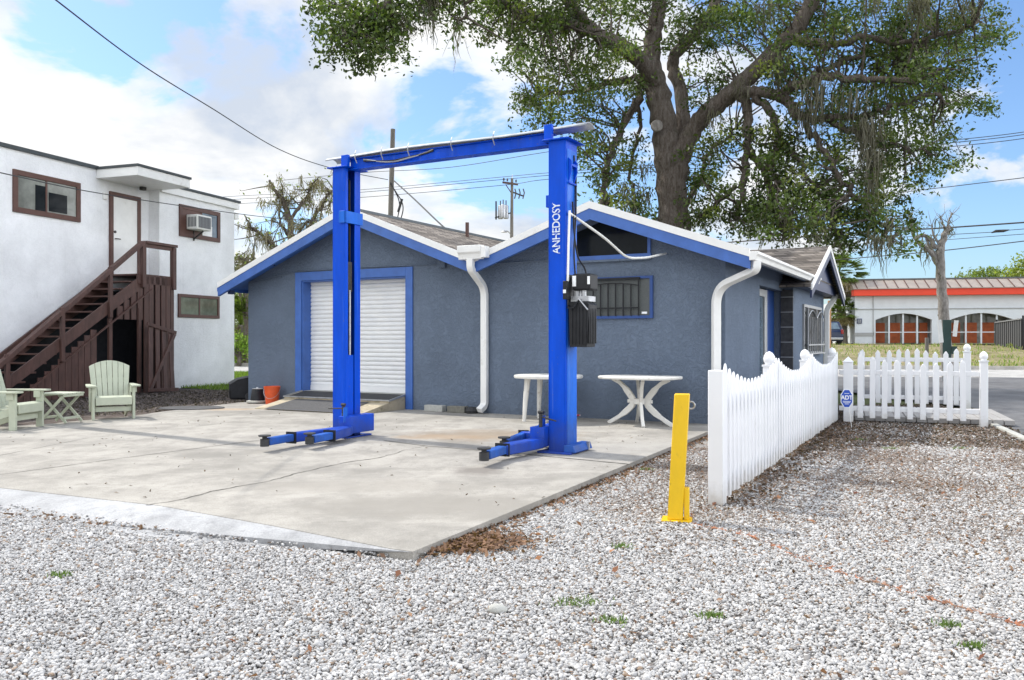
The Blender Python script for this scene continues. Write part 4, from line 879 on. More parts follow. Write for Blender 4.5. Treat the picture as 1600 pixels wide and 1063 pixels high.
# yellow steel bollard
p = G(1055, 813, GZ); bo = thing('bollard', 'square yellow steel post with chipped paint standing in the gravel', 'post', (p.x, p.y, GZ), R(-14))
b = MB(); b.box(-.056, .056, -.056, .056, .014, .955)
for i, v in enumerate(b.v): b.v[i] = (v[0] + .052 * (v[2] / .95), v[1], v[2])
b.build('post', M['yellow'], bo, bevel=.006)
b = MB(); b.box(-.098, .125, -.085, .085, -.01, .014); b.build('base_plate', M['yellow'], bo, bevel=.004)
b = MB(); b.box(.066, .105, -.04, .04, .0141, .25); b.build('bracket', M['yellow'], bo, bevel=.005)
b = MB(); c = (.118, 0, .87); b.tube([(c[0] + .027 * math.cos(R(a)), 0, c[2] + .027 * math.sin(R(a))) for a in range(0, 361, 24)], .007, 6); b.build('eye_ring', M['steel'], bo, 40)
# frayed rope
b = MB(); pts = [(1082, 820), (1150, 833), (1200, 849), (1240, 868), (1300, 893), (1370, 911), (1440, 933), (1500, 951), (1540, 961), (1600, 981), (1660, 1002)]
path = []
for (a, c) in zip(pts, pts[1:]):
    for k in range(10):
        t_ = k / 10; q = G(a[0] + (c[0] - a[0]) * t_, a[1] + (c[1] - a[1]) * t_, GZ); path.append((q.x + random.uniform(-.015, .015), q.y + random.uniform(-.02, .02), GZ + .003 + random.uniform(-.014, .008)))
b.tube(path, .007, 6)
for q in path:
    for k in range(3):
        a_ = random.uniform(0, 6.28); l_ = random.uniform(.02, .05); b.obox(q, (q[0] + math.cos(a_) * l_, q[1] + math.sin(a_) * l_, q[2] + random.uniform(0, .015)), .004, .003)
tag(b.build('rope', M['terracotta_rope']), 'frayed orange rope lying across the gravel from the yellow post', 'rope')

# ================================================================== PICKET FENCES
def post_part(parent, x, y, z0, z1, w=.10, cap='ball'):
    b = MB(); b.box(x - w / 2, x + w / 2, y - w / 2, y + w / 2, z0, z1); o = b.build('post', M['vinyl'], parent, bevel=.006)
    if cap == 'ball':
        b = MB(); b.box(x - w * .58, x + w * .58, y - w * .58, y + w * .58, z1 + .0005, z1 + .022)
        r_ = w * .56; b.lathe([(w * .34, z1 + .022), (w * .40, z1 + .035), (r_ * .92, z1 + .055), (r_, z1 + .085), (r_ * .88, z1 + .12), (r_ * .55, z1 + .15), (0.002, z1 + .168)], (x, y, 0), 16); b.build('post_cap', M['vinyl'], o, 45)
    elif cap == 'pyramid':
        b = MB(); h = w * .58; b.add([(x - h, y - h, z1), (x + h, y - h, z1), (x + h, y + h, z1), (x - h, y + h, z1), (x, y, z1 + .09)], [(3, 2, 1, 0), (0, 1, 4), (1, 2, 4), (2, 3, 4), (3, 0, 4)]); b.build('post_cap', M['vinyl'], o)
    return o
def picket(parent, x, yoff, z0, z1, w=.078, t=.022, tilt=0.0):
    h = .065; b = MB(); x0, x1 = x - w / 2, x + w / 2; y0, y1 = yoff - t / 2, yoff + t / 2
    P = [(x0, y0, z0), (x1, y0, z0), (x1, y1, z0), (x0, y1, z0), (x0, y0, z1 - h), (x1, y0, z1 - h), (x1, y1, z1 - h), (x0, y1, z1 - h),
         (x - .012, y0 + .004, z1 - .012), (x + .012, y0 + .004, z1 - .012), (x + .012, y1 - .004, z1 - .012), (x - .012, y1 - .004, z1 - .012), (x, yoff, z1)]
    P = [(a + tilt * (c - z0), b2, c) for a, b2, c in P]
    b.add(P, [(3, 2, 1, 0), (0, 1, 5, 4), (1, 2, 6, 5), (2, 3, 7, 6), (3, 0, 4, 7), (4, 5, 9, 8), (5, 6, 10, 9), (6, 7, 11, 10), (7, 4, 8, 11), (8, 9, 12), (9, 10, 12), (10, 11, 12), (11, 8, 12)])
    return b.build('picket', M['vinyl'], parent, bevel=.003, seg=1)
FA, FB = G(1123, 788, GZ), G(1305, 660, GZ); dv = FB - FA; FL = dv.length
f1 = thing('picket_fence', 'long scalloped white vinyl picket fence running from the gravel towards the street', 'fence', (FA.x, FA.y, GZ), math.atan2(dv.y, dv.x), 'white picket fences')
posts = [0, 2.42, 4.90, FL]
for i, x in enumerate(posts): post_part(f1, x, .012 if i == 0 else .05, 0, 1.11 if i == 0 else 1.07, .125 if i == 0 else .115, None if i == 0 else 'ball')
for a, c in zip(posts, posts[1:]):
    n_ = max(3, round((c - a) / .152)); 
    for k in range(n_):
        x = a + (c - a) * (k + .5) / n_; s = (x - a) / (c - a); picket(f1, x, -.035, .05 + random.uniform(-.012, .012), 1.205 - .20 * math.sin(math.pi * s) ** .75 + random.uniform(-.004, .004), tilt=random.uniform(-.004, .004))
    for z in (.14, .80): b = MB(); b.box(a + .058, c - .058, -.02, .025, z, z + .10); b.build('rail', M['vinyl'], f1, bevel=.005)
FC = G(1537, 668, GZ); dv = FC - FB; L2 = dv.length
f2 = thing('picket_fence', 'short white picket fence with gaps standing behind the small blue yard sign', 'fence', (FB.x, FB.y, GZ), math.atan2(dv.y, dv.x), 'white picket fences')
post_part(f2, L2, .0, 0, 1.02, .11); post_part(f2, .20, .02, .02, 1.00, .15, 'pyramid')
FR2 = Frame((FB.x, FB.y), math.degrees(math.atan2(dv.y, dv.x)))
for k, (px, py) in enumerate([(1344, 553), (1363, 557), (1382, 562), (1402, 562), (1422, 566), (1442, 568), (1463, 567), (1484, 565), (1505, 562)]):
    x, z = FR2.on_y(px, py, -.04); picket(f2, x, -.04, .09, z - GZ, .085, tilt=random.uniform(-.012, .012))
for z in (.20, .79): b = MB(); b.box(.06, L2 - .055, -.012, .03, z, z + .075); b.build('rail', M['vinyl'], f2, bevel=.005)
# the fence along the far side of the boardwalk
q0 = G(1511, 641, GZ); rzb = FR2.a; FR3 = Frame((q0.x, q0.y), math.degrees(rzb))
f3 = thing('picket_fence', 'white picket fence on the far side of the boardwalk, behind the short fence', 'fence', (q0.x, q0.y, GZ), rzb, 'white picket fences')
xl3 = FR3.on_y(1345, 560, 0)[0]
post_part(f3, 0, 0, 0, 1.12, .12); post_part(f3, xl3, 0, 0, 1.1, .1, None)
for px in (1347, 1372, 1389, 1404, 1418, 1433, 1447, 1461, 1478, 1494): x, z = FR3.on_y(px, 533 + 6 * random.random(), -.03); picket(f3, x, -.03, .10, 1.20 - .08 * random.random(), .09, tilt=random.uniform(-.006, .006))
for z in (.18, .93): b = MB(); b.box(xl3 + .051, -.061, -.015, .03, z, z + .08); b.build('rail', M['vinyl'], f3, bevel=.005)
for k in range(10): 
    b = MB(); y = -.25 - k * .21; P0 = (xl3 - .02, y)
    h = 1.15 - .12 * math.sin(math.pi * k / 9); b.box(xl3 - .025, xl3 - .002, y - .04, y + .04, .08, h - .05); b.add([(xl3 - .025, y - .04, h - .05), (xl3 - .002, y - .04, h - .05), (xl3 - .002, y + .04, h - .05), (xl3 - .025, y + .04, h - .05), (xl3 - .013, y, h + .02)], [(3, 2, 1, 0), (0, 1, 4), (1, 2, 4), (2, 3, 4), (3, 0, 4)]); b.build('picket', M['vinyl'], f3)
for z in (.2, .85): b = MB(); b.box(xl3 - .0, xl3 + .03, -2.3, -.06, z, z + .08); b.build('rail', M['vinyl'], f3, bevel=.004)
# boardwalk between the fences
bw = thing('boardwalk', 'low weathered plank boardwalk between the white picket fences', 'boardwalk', (FB.x, FB.y, GZ), rzb)
for k in range(16): b = MB(); b.box(.15 + k * .155, .15 + k * .155 + .145, .25, 2.6 + .0 * k, .02, .10 + .004 * random.random()); b.build('plank', M['deck'], bw, bevel=.006)
# small security sign on a stake
q = G(1331, 668, GZ); ys = thing('yard_sign', 'small blue octagonal security sign on a thin leaning stake', 'sign', (q.x, q.y, GZ), R(-14))
sx_ = -.075; cz = HC + (CY - 623) / F * q.y - GZ
b = MB(); b.tube([(0, 0.004, -.02), (sx_, .008, cz + .12)], .006, 6); b.build('stake', M['white'], ys, 40)
b = MB(); oc = [(sx_ + .098 * math.cos(R(22.5 + 45 * k)) * .98, cz + .148 * math.sin(R(22.5 + 45 * k)) * 1.08) for k in range(8)]; b.prism(oc, 'y', -.008, .0); pn = b.build('sign_panel', M['white_mark'], ys)
b = MB(); oc2 = [(sx_ + (x - sx_) * .88, cz + (z - cz) * .90) for x, z in oc]; b.prism(oc2, 'y', -.0105, -.0085); b.build('blue_face', M['sign_blue'], pn)
TM = lambda x, z, y=-.0115: Matrix.Translation((x, y, z)) @ Matrix.Rotation(R(90), 4, 'X')
text_part('lettering', 'ADT', .088, M['white_mark'], pn, TM(sx_, cz + .012), .0006, .95, .003)
b = MB()
for z, w in ((.075, .07), (-.048, .12), (-.068, .10), (-.088, .06)): b.box(sx_ - w / 2, sx_ + w / 2, -.0118, -.0108, cz + z, cz + z + .008)
b.build('small_print', M['white_mark'], pn)

# ================================================================== POLES, WIRES
pA = Vector((at(609, 300, 32).x, 32, 0)); up_ = thing('utility_pole', 'tall bare wooden utility pole rising behind the left gable', 'utility pole', (pA.x, pA.y, GZ))
b = MB(); tz = at(614, 202, 32); b.tube([(-.14, 0, 0), (0, 0, 5), (tz.x - pA.x, 0, tz.z - GZ)], [.125, .105, .09], 10); b.build('pole', M['pole'], up_, 50)
b = MB(); b.tube([(.02, -.14, 3), (.03, -.13, 5.9)], .05, 8); b.build('riser', M['steel'], up_, 40)
b = MB(); b.tube(round_path([(.05, -.14, 7.4), (.45, -.2, 6.6), (.30, -.2, 5.9), (.02, -.14, 5.6)], 5, .4), .022, 6); b.tube(round_path([(.05, -.14, 7.35), (.6, -.2, 6.5), (.4, -.2, 5.8), (.02, -.14, 5.3)], 5, .4), .022, 6); b.tube([(.35, -.2, 6.25), (.5, -.2, 6.75)], .05, 6); b.build('cable_loop', M['wire'], up_, 40)
u3 = thing('utility_pole', 'wooden pole standing just left of the view in front of the white house', 'utility pole', (-9.5, 14.35, GZ)); b = MB(); b.tube([(0, 0, -.1), (0, 0, 4.5), (0, 0, 9.0)], [.15, .135, .12], 10); b.build('pole', M['pole'], u3, 50); b = MB(); b.tube([(.14, .05, 0), (.13, .05, 3)], .03, 6); b.build('riser', M['steel'], u3, 40)
pB = at(798, 340, 50); u2 = thing('utility_pole', 'wooden utility pole with crossarm and transformers between the two gables', 'utility pole', (pB.x, pB.y, GZ))
zt2 = at(800, 279, 50).z - GZ
b = MB(); b.tube([(.15, 0, 0), (.05, 0, 6), (.08, 0, zt2)], [.15, .115, .085], 10); b.build('pole', M['pole'], u2, 50)
b = MB(); b.obox((-.48, .2, zt2 - .2), (.42, -.3, zt2 - .42), .10, .12); b.obox((-.3, .1, zt2 - .35), (.02, 0, zt2 - .85), .05, .05); ca = b.build('crossarm', M['brown'], u2)
for x, y in ((-.42, .17), (-.2, .05), (.32, -.24)): b = MB(); z = zt2 - .1 - (x + .48) * .24; b.lathe([(.03, 0), (.06, .05), (.04, .10), (.06, .15), (0.002, .2)], (x, y, z), 8); b.build('insulator', M['grey_fin'], ca)
b = MB(); b.tube([(.08, 0, zt2 + .0), (.09, 0, zt2 + .25)], [.05, .01], 6); b.build('pole_tip', M['steel'], u2)
b = MB(); b.obox((.1, 0, 10.25), (.78, 0, 10.0), .08, .08); br_ = b.build('cutout_arm', M['dark_metal'], u2)
for x in (.25, .5, .75): b = MB(); b.tube([(x, 0, 10.45), (x + .07, 0, 10.2), (x - .02, 0, 9.85)], .045, 6); b.build('cutout', M['grey_fin'], br_)
for k, (x, y) in enumerate(((-.28, .0), (-.45, -.25), (-.62, .1))):
    b = MB(); b.lathe([(.14, 0), (.15, .05), (.15, .75), (.12, .8), (0.002, .82)], (x, y, 8.65), 12); t_ = b.build('transformer', M['steel'], u2, 40); b = MB(); b.tube([(x, y, 9.45), (x, y, 9.75)], .04, 6); b.build('bushing', M['grey_fin'], t_)
b = MB(); b.obox((-.95, 0, 8.7), (0, 0, 9.0), .07, .07); b.tube([(-.88, 0, 8.6), (-.88, 0, 9.7)], .055, 6); b.build('bracket', M['dark_metal'], u2)
b = MB(); b.tube(round_path([(.1, 0, 7.55), (-.1, -.3, 7.8), (-.25, -.6, 7.85)], 4, .2), .025, 6); b.lathe([(.02, .12), (.12, .08), (.20, 0), (0.002, -.02)], (-.38, -.7, 7.75), 10); b.build('street_lamp', M['steel'], u2, 40)
def wire(name, label, pts, r_=.012, group=None, m_='wire', k=10):
    P = [at(*p) for p in pts]; path = []
    for i in range(len(P) - 1):
        p0, p1, p2, p3 = P[max(i - 1, 0)], P[i], P[i + 1], P[min(i + 2, len(P) - 1)]
        for j in range(k):
            t_ = j / k; path.append(.5 * ((2 * p1) + (-p0 + p2) * t_ + (2 * p0 - 5 * p1 + 4 * p2 - p3) * t_ ** 2 + (-p0 + 3 * p1 - 3 * p2 + p3) * t_ ** 3))
    path.append(P[-1]); b = MB(); b.tube(path, r_, 6); return tag(b.build(name, M[m_], None, 50), label, 'wire', group)
wire('overhead_wire', 'twisted service wire dropping from the top left of the sky to the bare pole', [(-90, -140, 10), (87, 0, 13), (221, 101, 17), (332, 170, 21), (435, 233, 26), (518, 263, 29), (606, 281, 31.8)], .013, 'overhead wires')
wire('overhead_wire', 'dark service cable sloping down from the bare pole behind the roof', [(616, 283, 31.8), (648, 312, 29), (690, 352, 26), (740, 395, 24)], .025, 'overhead wires')
wire('overhead_wire', 'thin black wire crossing in front of the white house upper windows', [(-60, 257, 14), (0, 270, 15), (160, 303, 19), (378, 335, 25), (470, 344, 29), (560, 347, 33)], .011, 'overhead wires')
LINE = 'thin power line crossing the sky past the pole with the crossarm'
for o1, o2, o3, o4 in ((306, 297, 277, 270), (311, 301, 281, 274), (318, 309, 290, 280)):
    wire('power_line', LINE, [(300, o1 + 5, 64), (380, o1, 60), (560, o2, 56), (782, o3, 50), (860, o4, 48), (1100, o4 - 18, 44), (1500, o4 - 52, 38), (1640, o4 - 70, 36)], .017, 'power lines past the crossarm')
wire('overhead_wire', 'thin grey wire rising from the left lift post towards the oak foliage', [(430, 283, 42), (565, 270, 38), (700, 262, 36), (840, 240, 34), (1000, 215, 32)], .013, 'overhead wires')
wire('overhead_wire', 'single dark wire above the store roof, uppermost beside the oak foliage', [(1250, 321, 42), (1415, 300, 38), (1500, 290, 36), (1640, 273, 34)], .018, 'overhead wires')
wire('overhead_wire', 'thickest black cable passing the top of the dead tree', [(1040, 386, 46), (1345, 364, 38), (1480, 356, 35.5), (1640, 345, 33)], .034, 'overhead wires')
wire('overhead_wire', 'thin wire with a dark splice, just under the thickest cable', [(1240, 381, 41), (1405, 371, 37), (1550, 363, 34.5), (1575, 360, 34), (1640, 355, 33)], .014, 'overhead wires')
wire('overhead_wire', 'plain thin wire below the spliced wire', [(1240, 391, 41), (1420, 379, 37), (1640, 363, 33)], .013, 'overhead wires')
wire('overhead_wire', 'lowest black cable over the store roof', [(1140, 420, 42), (1345, 403, 38), (1480, 391, 35.5), (1640, 372, 33)], .022, 'overhead wires')
b = MB(); b.tube([at(1549, 364, 34.4), at(1556, 361.5, 34.3), at(1568, 361, 34.2), at(1577, 359.5, 34)], [.02, .06, .06, .02], 8); tag(b.build('cable_splice', M['wire'], None, 50), 'dark splice sleeve on a wire over the store roof', 'splice')

# ================================================================== STORE ACROSS THE STREET
S0 = at(1336, 537, 60); SF = Frame((S0.x, S0.y), -12.0); zs = S0.z
store = thing('store', 'pale grey store with orange-red band, taupe metal roof and boarded arches', 'store', (S0.x, S0.y, zs), SF.rz)
def ss(px, py, y=0.0): x, z = SF.on_y(px, py, y); return x, z - zs
zb0, zb1 = ss(1340, 464)[1], ss(1340, 454)[1]; zband0, zband1 = ss(1345, 463)[1], ss(1345, 453)[1]; zro = ss(1345, 437)[1]
xe = 26.0
def arch(x0, x1, zspring, ztop, zhead, n=16):
    pts = [(x0, zspring)] + [(x0 + (x1 - x0) * i / n, zspring + (ztop - zspring) * math.sin(math.pi * (.12 + .76 * i / n)) ** 1.0 - (ztop - zspring) * math.sin(math.pi * .12) * (1 - math.sin(math.pi * i / n))) for i in range(1, n)] + [(x1, zspring)]
    return pts
ax = [(ss(1368, 500)[0], ss(1456, 500)[0]), (ss(1486, 500)[0], ss(1583, 500)[0])]
ax.append((ax[1][1] + .9, ax[1][1] + 5.3)); ax.append((ax[2][1] + .9, ax[2][1] + 5.3))
zsp, ztp = ss(1380, 500)[1], ss(1410, 490)[1] + .0
b = MB(); x = 0.0
zc_ = zband0
for (a0_, a1_) in ax:
    b.box(x, a0_, 0, .35, 0, zsp); x = a1_
b.box(x, xe, 0, .35, 0, zsp)
x = 0.0
for (a0_, a1_) in ax:
    if a0_ > x: b.box(x, a0_, 0, .35, zsp, zc_)
    pts = arch(a0_, a1_, zsp, ztp, zc_); b.prism(pts + [(a1_, zc_), (a0_, zc_)], 'y', 0, .35); x = a1_
b.box(x, xe, 0, .35, zsp, zc_)
b.box(0, .3, .36, 14, 0, zc_); b.box(0, xe, 14, 14.3, 0, zc_)
b.build('wall', M['store_wall'], store)
b = MB(); b.box(-.05, xe, -.06, -.001, zsp + .75, zsp + .80); b.box(-.05, ss(1368, 500)[0] - .1, -.05, -.001, zsp - 1.15, zsp - .92); b.box(ss(1365, 500)[0] - .06, ss(1365, 500)[0], -.05, -.001, .0, zc_); b.build('wall_trim', M['silver_frame'], store)
b = MB(); b.box(-.15, xe, -.45, .6, zband0, zband1); b.build('fascia_band', M['red_band'], store, bevel=.02)
b = MB(); b.prism([(-.55, zband1 + .001), (-.55, zband1 + .05), (.9, zro), (14, zro), (14, zband1 + .001)], 'x', -.2, xe); rf = b.build('roof', M['store_roof'], store)
b = MB(); d = Vector((0, 1.45, zro - zband1 - .05)); 
for k in range(38): x = .05 + k * .68; b.obox((x, -.555, zband1 + .07), (x, .895, zro + .02), .05, .05)
b.build('seams', M['brown'], rf)
b = MB(); b.box(-.2, xe, .85, 1.0, zro + .001, zro + .10); b.build('roof_cap', M['grey_fin'], rf)
b = MB(); b.box(.3, xe, 2.2, 2.4, 0, zc_); b.build('inner_wall', M['store_wall'], store)
for i, (a0_, a1_) in enumerate(ax):
    wd = a1_ - a0_; gl = MB(); gl.box(a0_, a1_, 1.2, 1.24, 0, ztp + .1); gl = gl.build('shopfront', M['grey_glass'], store)
    for k in range(4):
        x0 = a0_ + .08 + k * wd / 3.6; b = MB(); b.box(x0, min(x0 + wd / 4.8, a1_), 1.10, 1.19, .05, zsp - .2); b.build('board_panel', M['board'], gl)
    b = MB()
    for k in range(1, 4): x0 = a0_ + wd * k / 4; b.box(x0 - .05, x0 + .05, .10, .2, 0, ztp + .05)
    b.box(a0_, a1_, .12, .18, zsp * .46, zsp * .46 + .06); b.build('mullions', M['store_wall'], gl)
q = ss(1342.5, 502); b = MB(); b.box(q[0] - .17, q[0] + .17, -.06, -.001, q[1] - .18, q[1] + .18); sg = b.build('letter_sign', M['navy'], store)
b = MB(); b.box(q[0] - .11, q[0] + .11, -.068, -.061, q[1] - .12, q[1] + .12); b.build('sign_face', M['silver_frame'], sg)
text_part('lettering', 'B', .26, M['navy'], sg, Matrix.Translation((q[0], -.072, q[1])) @ Matrix.Rotation(R(90), 4, 'X'), .002)
b = MB(); p0 = at(1430, 541.5, 57.5); p1 = at(1620, 543.5, 56); b.obox((p0.x, p0.y, p0.z - .06), (p1.x, p1.y, p1.z - .06), .3, .16); tag(b.build('kerb', M['kerb_yellow'], None, bevel=.03), kind='structure')
b = MB(); p0 = at(1318, 538.5, 57.5); p1 = at(1339, 538.5, 57.5); b.obox((p0.x, p0.y, p0.z - .06), (p1.x, p1.y, p1.z - .06), .3, .16); tag(b.build('kerb', M['kerb_yellow'], None, bevel=.03), kind='structure')
# dark enclosure fence by the store
e0, e1, e2 = at(1556, 545, 56), at(1597, 545, 49), at(1680, 545, 49)
mf = thing('metal_fence', 'dark grey ribbed metal fence enclosure in front of the store', 'fence', (0, 0, 0))
b = MB(); b.obox((e0.x, e0.y, e0.z + .85), (e1.x, e1.y, e1.z + .85), .06, 1.75); b.obox((e1.x + .05, e1.y - .04, e1.z + .85), (e2.x, e2.y, e1.z + .85), .06, 1.75); b.build('panel', M['grey_fin'], mf)
b = MB()
for k in range(14): p = e0.lerp(e1, k / 13); b.tube([(p.x - .05, p.y - .05, p.z), (p.x - .05, p.y - .05, p.z + 1.75)], .04, 6)
b.build('ribs', M['black'], mf)
b = MB(); b.obox((e0.x - .06, e0.y - .06, e0.z + 1.76), (e1.x - .06, e1.y - .06, e1.z + 1.76), .1, .07); b.build('top_rail', M['silver_frame'], mf)
for p in (e0, e1): b = MB(); b.tube([(p.x, p.y - .1, p.z - .1), (p.x, p.y - .1, p.z + 1.95)], .06, 8); b.build('post', M['black'], mf)
# dark parked car near the store
pc = at(1296, 541.5, 57); car = thing('parked_car', 'dark blue sport utility car parked beyond the street, seen from behind', 'car', (pc.x, pc.y, pc.z), R(-8))
b = MB(); b.prism([(0, .35), (4.5, .35), (4.6, .6), (4.5, .95), (3.5, 1.05), (2.9, 1.62), (2.4, 1.72), (.5, 1.72), (.15, 1.15), (0, 1.0), (-.04, .6)], 'x', -.92, .92)
for i, v in enumerate(b.v): 
    if v[2] > 1.2: b.v[i] = (v[0] * .82, v[1], v[2])
b.build('body', M['navy_car'], car, bevel=.06)
b = MB(); b.add([(-.72, .155, 1.18), (.72, .155, 1.18), (.60, .43, 1.64), (-.60, .43, 1.64)], [(0, 1, 2, 3)]); 
for i, v in enumerate(b.v): b.v[i] = (v[0], v[1] - .03, v[2])
b.add([(.90, .45, 1.12), (.90, 3.2, 1.12), (.775, 2.7, 1.62), (.775, .7, 1.62)], [(0, 1, 2, 3)]); b.build('windows', M['blue_glass'], car)
for x in (-.84, .84):
    b = MB(); b.box(x - .08, x + .08, -.06, .06, .85, 1.15); b.build('tail_lamp', M['red_glass'], car, bevel=.02)
    for y in (.85, 3.6): b = MB(); b.tube([(x - .12, y, .34), (x + .12, y, .34)], .34, 18); b.build('wheel', M['rubber'], car, 40)
b = MB(); b.box(-.88, .88, -.10, .0, .45, .62); b.build('bumper', M['steel'], car, bevel=.03)
b = MB(); b.box(.95, 1.12, 2.75, 2.95, 1.08, 1.25); b.build('mirror', M['navy_car'], car, bevel=.03)
# wooden post, stake and green board near the dead tree
p = at(1296, 552, 44); wpz = at(1296, 470, 44).z; b = MB(); b.tube([(p.x, p.y, GZ), (p.x, p.y, wpz)], .085, 10); tag(b.build('wooden_post', M['new_wood'], None, 50), 'plain tan wooden post just beyond the house corner', 'post')
p = at(1448, 575, 29); b = MB(); b.box(p.x - .05, p.x + .05, p.y - .05, p.y + .05, GZ, at(1448, 528, 29).z); tag(b.build('wooden_stake', M['pole'], None, bevel=.01), 'short brown wooden stake beside the dead tree trunk', 'stake')
p = at(1480, 575, 27.5); sb = thing('sign_board', 'dark green board with white folded sides leaning by the dead tree', 'sign', (p.x, p.y, GZ), R(-10))
zt3 = at(1480, 500, 27.5).z - GZ; b = MB(); b.box(-.13, .13, 0, .04, 0.0, zt3); b.build('board', M['dark_green'], sb, bevel=.006)
b = MB(); b.obox((-.2, -.08, zt3 - .75), (-.27, -.08, zt3), .13, .015, (0, 1, 0)); b.build('side_flap', M['white'], sb); b = MB(); b.obox((.2, -.08, zt3 - .55), (.26, -.08, zt3 - .02), .13, .015, (0, 1, 0)); b.build('side_flap', M['white'], sb)
b = MB(); b.box(.14, .3, -.03, .05, .9, 1.15); b.build('clamp', M['dark_green'], sb)

# ================================================================== TREES
def unit(v): return v / np.maximum(np.linalg.norm(v, axis=-1, keepdims=True), 1e-9)
def leaves(C, size, tones, aspect=.55, flat=.35):
    n = len(C); nr = unit(RNG.normal(size=(n, 3)) + np.array([0, 0, flat])); t = unit(np.cross(nr, RNG.normal(size=(n, 3)))); bt = np.cross(nr, t)
    s = size * RNG.uniform(.5, 1.35, (n, 1)); a = C - t * s / 2; c = C + t * s / 2; m_ = C + nr * s * .08
    V = np.stack([a, m_ + bt * s * aspect / 2, c, m_ - bt * s * aspect / 2], 1).reshape(-1, 3); Fc = np.arange(4 * n).reshape(n, 4)
    k = RNG.uniform(0, 1, (n, 1)); col = np.array(tones[0]) * (1 - k) + np.array(tones[1]) * k; col *= RNG.uniform(.75, 1.25, (n, 1))
    return V, Fc, np.repeat(col, 4, 0)
def strands(P, length, width, n_seg=5, tone=((.095, .09, .068), (.21, .20, .155))):
    n = len(P); ang = RNG.uniform(0, 6.28, n); d = np.stack([np.cos(ang), np.sin(ang), np.zeros(n)], 1); Ls = length * RNG.uniform(.4, 1.25, n); V = []; pos = P.copy(); rr_ = np.linalg.norm((P - P.mean(0))[:, :2], axis=1); Ls = Ls * np.clip(np.exp(-(rr_ / (np.median(rr_) * 1.5 + 1e-6)) ** 2) * 1.25, .25, 1.2)
    wob = RNG.normal(size=(n, 3)) * .02; wob[:, 2] = 0
    for k in range(n_seg + 1):
        w = width * (1 - (k / n_seg) ** 1.5 * .85) * RNG.uniform(.6, 1.3, (n, 1)); V.append(pos - d * w / 2); V.append(pos + d * w / 2)
        pos = pos + np.stack([wob[:, 0] + RNG.normal(size=n) * .04, wob[:, 1] + RNG.normal(size=n) * .04, -Ls / n_seg], 1)
    V = np.stack(V, 1).reshape(-1, 3); m_ = 2 * (n_seg + 1); base = (np.arange(n) * m_)[:, None]
    Fc = np.concatenate([base + np.array([2 * k, 2 * k + 1, 2 * k + 3, 2 * k + 2]) for k in range(n_seg)], 1).reshape(-1, 4)
    k = RNG.uniform(0, 1, (n, 1)); col = np.array(tone[0]) * (1 - k) + np.array(tone[1]) * k
    return V, Fc, np.repeat(col, m_, 0)
def smooth_path(P, k=6):
    out = []
    for i in range(len(P) - 1):
        p0, p1, p2, p3 = [np.array(P[j]) for j in (max(i - 1, 0), i, i + 1, min(i + 2, len(P) - 1))]
        for j in range(k):
            t = j / k; out.append(.5 * ((2 * p1) + (-p0 + p2) * t + (2 * p0 - 5 * p1 + 4 * p2 - p3) * t ** 2 + (-p0 + 3 * p1 - 3 * p2 + p3) * t ** 3))
    out.append(np.array(P[-1])); return out
TY = 25.0
oak = thing('oak_tree', 'huge live oak draped with grey moss spreading over the house roof', 'tree', (at(1055, 500, TY).x, TY, GZ))
oo = np.array([oak.location.x, oak.location.y, GZ])
def T(px, py, dy=0.0): p = at(px, py, TY + dy); return np.array([p.x, p.y, p.z]) - oo
wb = MB(); limbs = []; thin = []
def limb(pts, w0, w1, sides=10, wig=.0):                   # pts (px, py, dy); w = width in px at that depth
    P = [T(*p) for p in pts]; path = smooth_path(P, 6); n = len(path)
    path = [p + (RNG.normal(size=3) * wig if 0 < i < n - 1 else 0) for i, p in enumerate(path)]
    rs = [((w0 + (w1 - w0) * i / (n - 1)) / 2) * TY / F for i in range(n)]
    rs = [r_ * (1 + .07 * math.sin(i * 1.7 + w0) + RNG.normal() * .03) for i, r_ in enumerate(rs)]
    wb.tube([Vector(p) for p in path], rs, sides); limbs.extend(path[2:])
    if w1 <= 6: thin.extend(path[n // 2:])
    return path
limb([(1056, 604, 0), (1056, 480, 0), (1053, 350, 0), (1046, 270, 0), (1040, 215, 0), (1030, 160, .1), (1020, 115, .2)], 56, 34, 16, .015)
limb([(1055, 300, -.1), (1064, 245, -.2), (1082, 205, -.3), (1110, 172, -.6), (1150, 140, -.9), (1210, 82, -1.2), (1245, 45, -1.4), (1272, -10, -1.6), (1300, -80, -2)], 33, 19, 12, .02)
limb([(1022, 125, .2), (1018, 80, .3), (1024, 40, .4), (1030, 0, .5), (1020, -70, .6), (1000, -160, .5)], 30, 18, 12, .02)
limb([(1024, 128, .0), (1000, 95, -.5), (976, 74, -.8), (940, 58, -1.2), (912, 34, -1.5), (888, 2, -1.8), (850, -50, -2.2)], 27, 15, 12, .02)
limb([(1068, 215, .35), (1066, 150, .5), (1052, 110, .7), (1058, 80, .8), (1094, 46, 1), (1120, 0, 1.4), (1150, -80, 2)], 22, 15, 10, .02)
limb([(925, 52, -1.4), (895, 38, -1.9), (868, 40, -2.2), (838, 28, -2.6), (800, 12, -3.2), (770, -10, -3.8)], 16, 6, 8, .03)
limb([(868, 38, -2.2), (890, 30, -2.0), (892, 10, -2)], 8, 4, 6)
limb([(1016, 130, .4), (985, 124, .9), (940, 132, 1.4), (900, 142, 1.8), (845, 148, 2.4), (815, 160, 2.6)], 15, 4, 8, .04)
limb([(1004, 135, .3), (985, 175, .0), (962, 225, -.4), (948, 262, -.7), (943, 315, -.8), (946, 350, -.8)], 12, 9, 8, .04)
limb([(1000, 150, .6), (1000, 210, .9), (985, 260, 1.0), (990, 320, 1.2), (1000, 370, 1.2)], 8, 4, 6, .05)
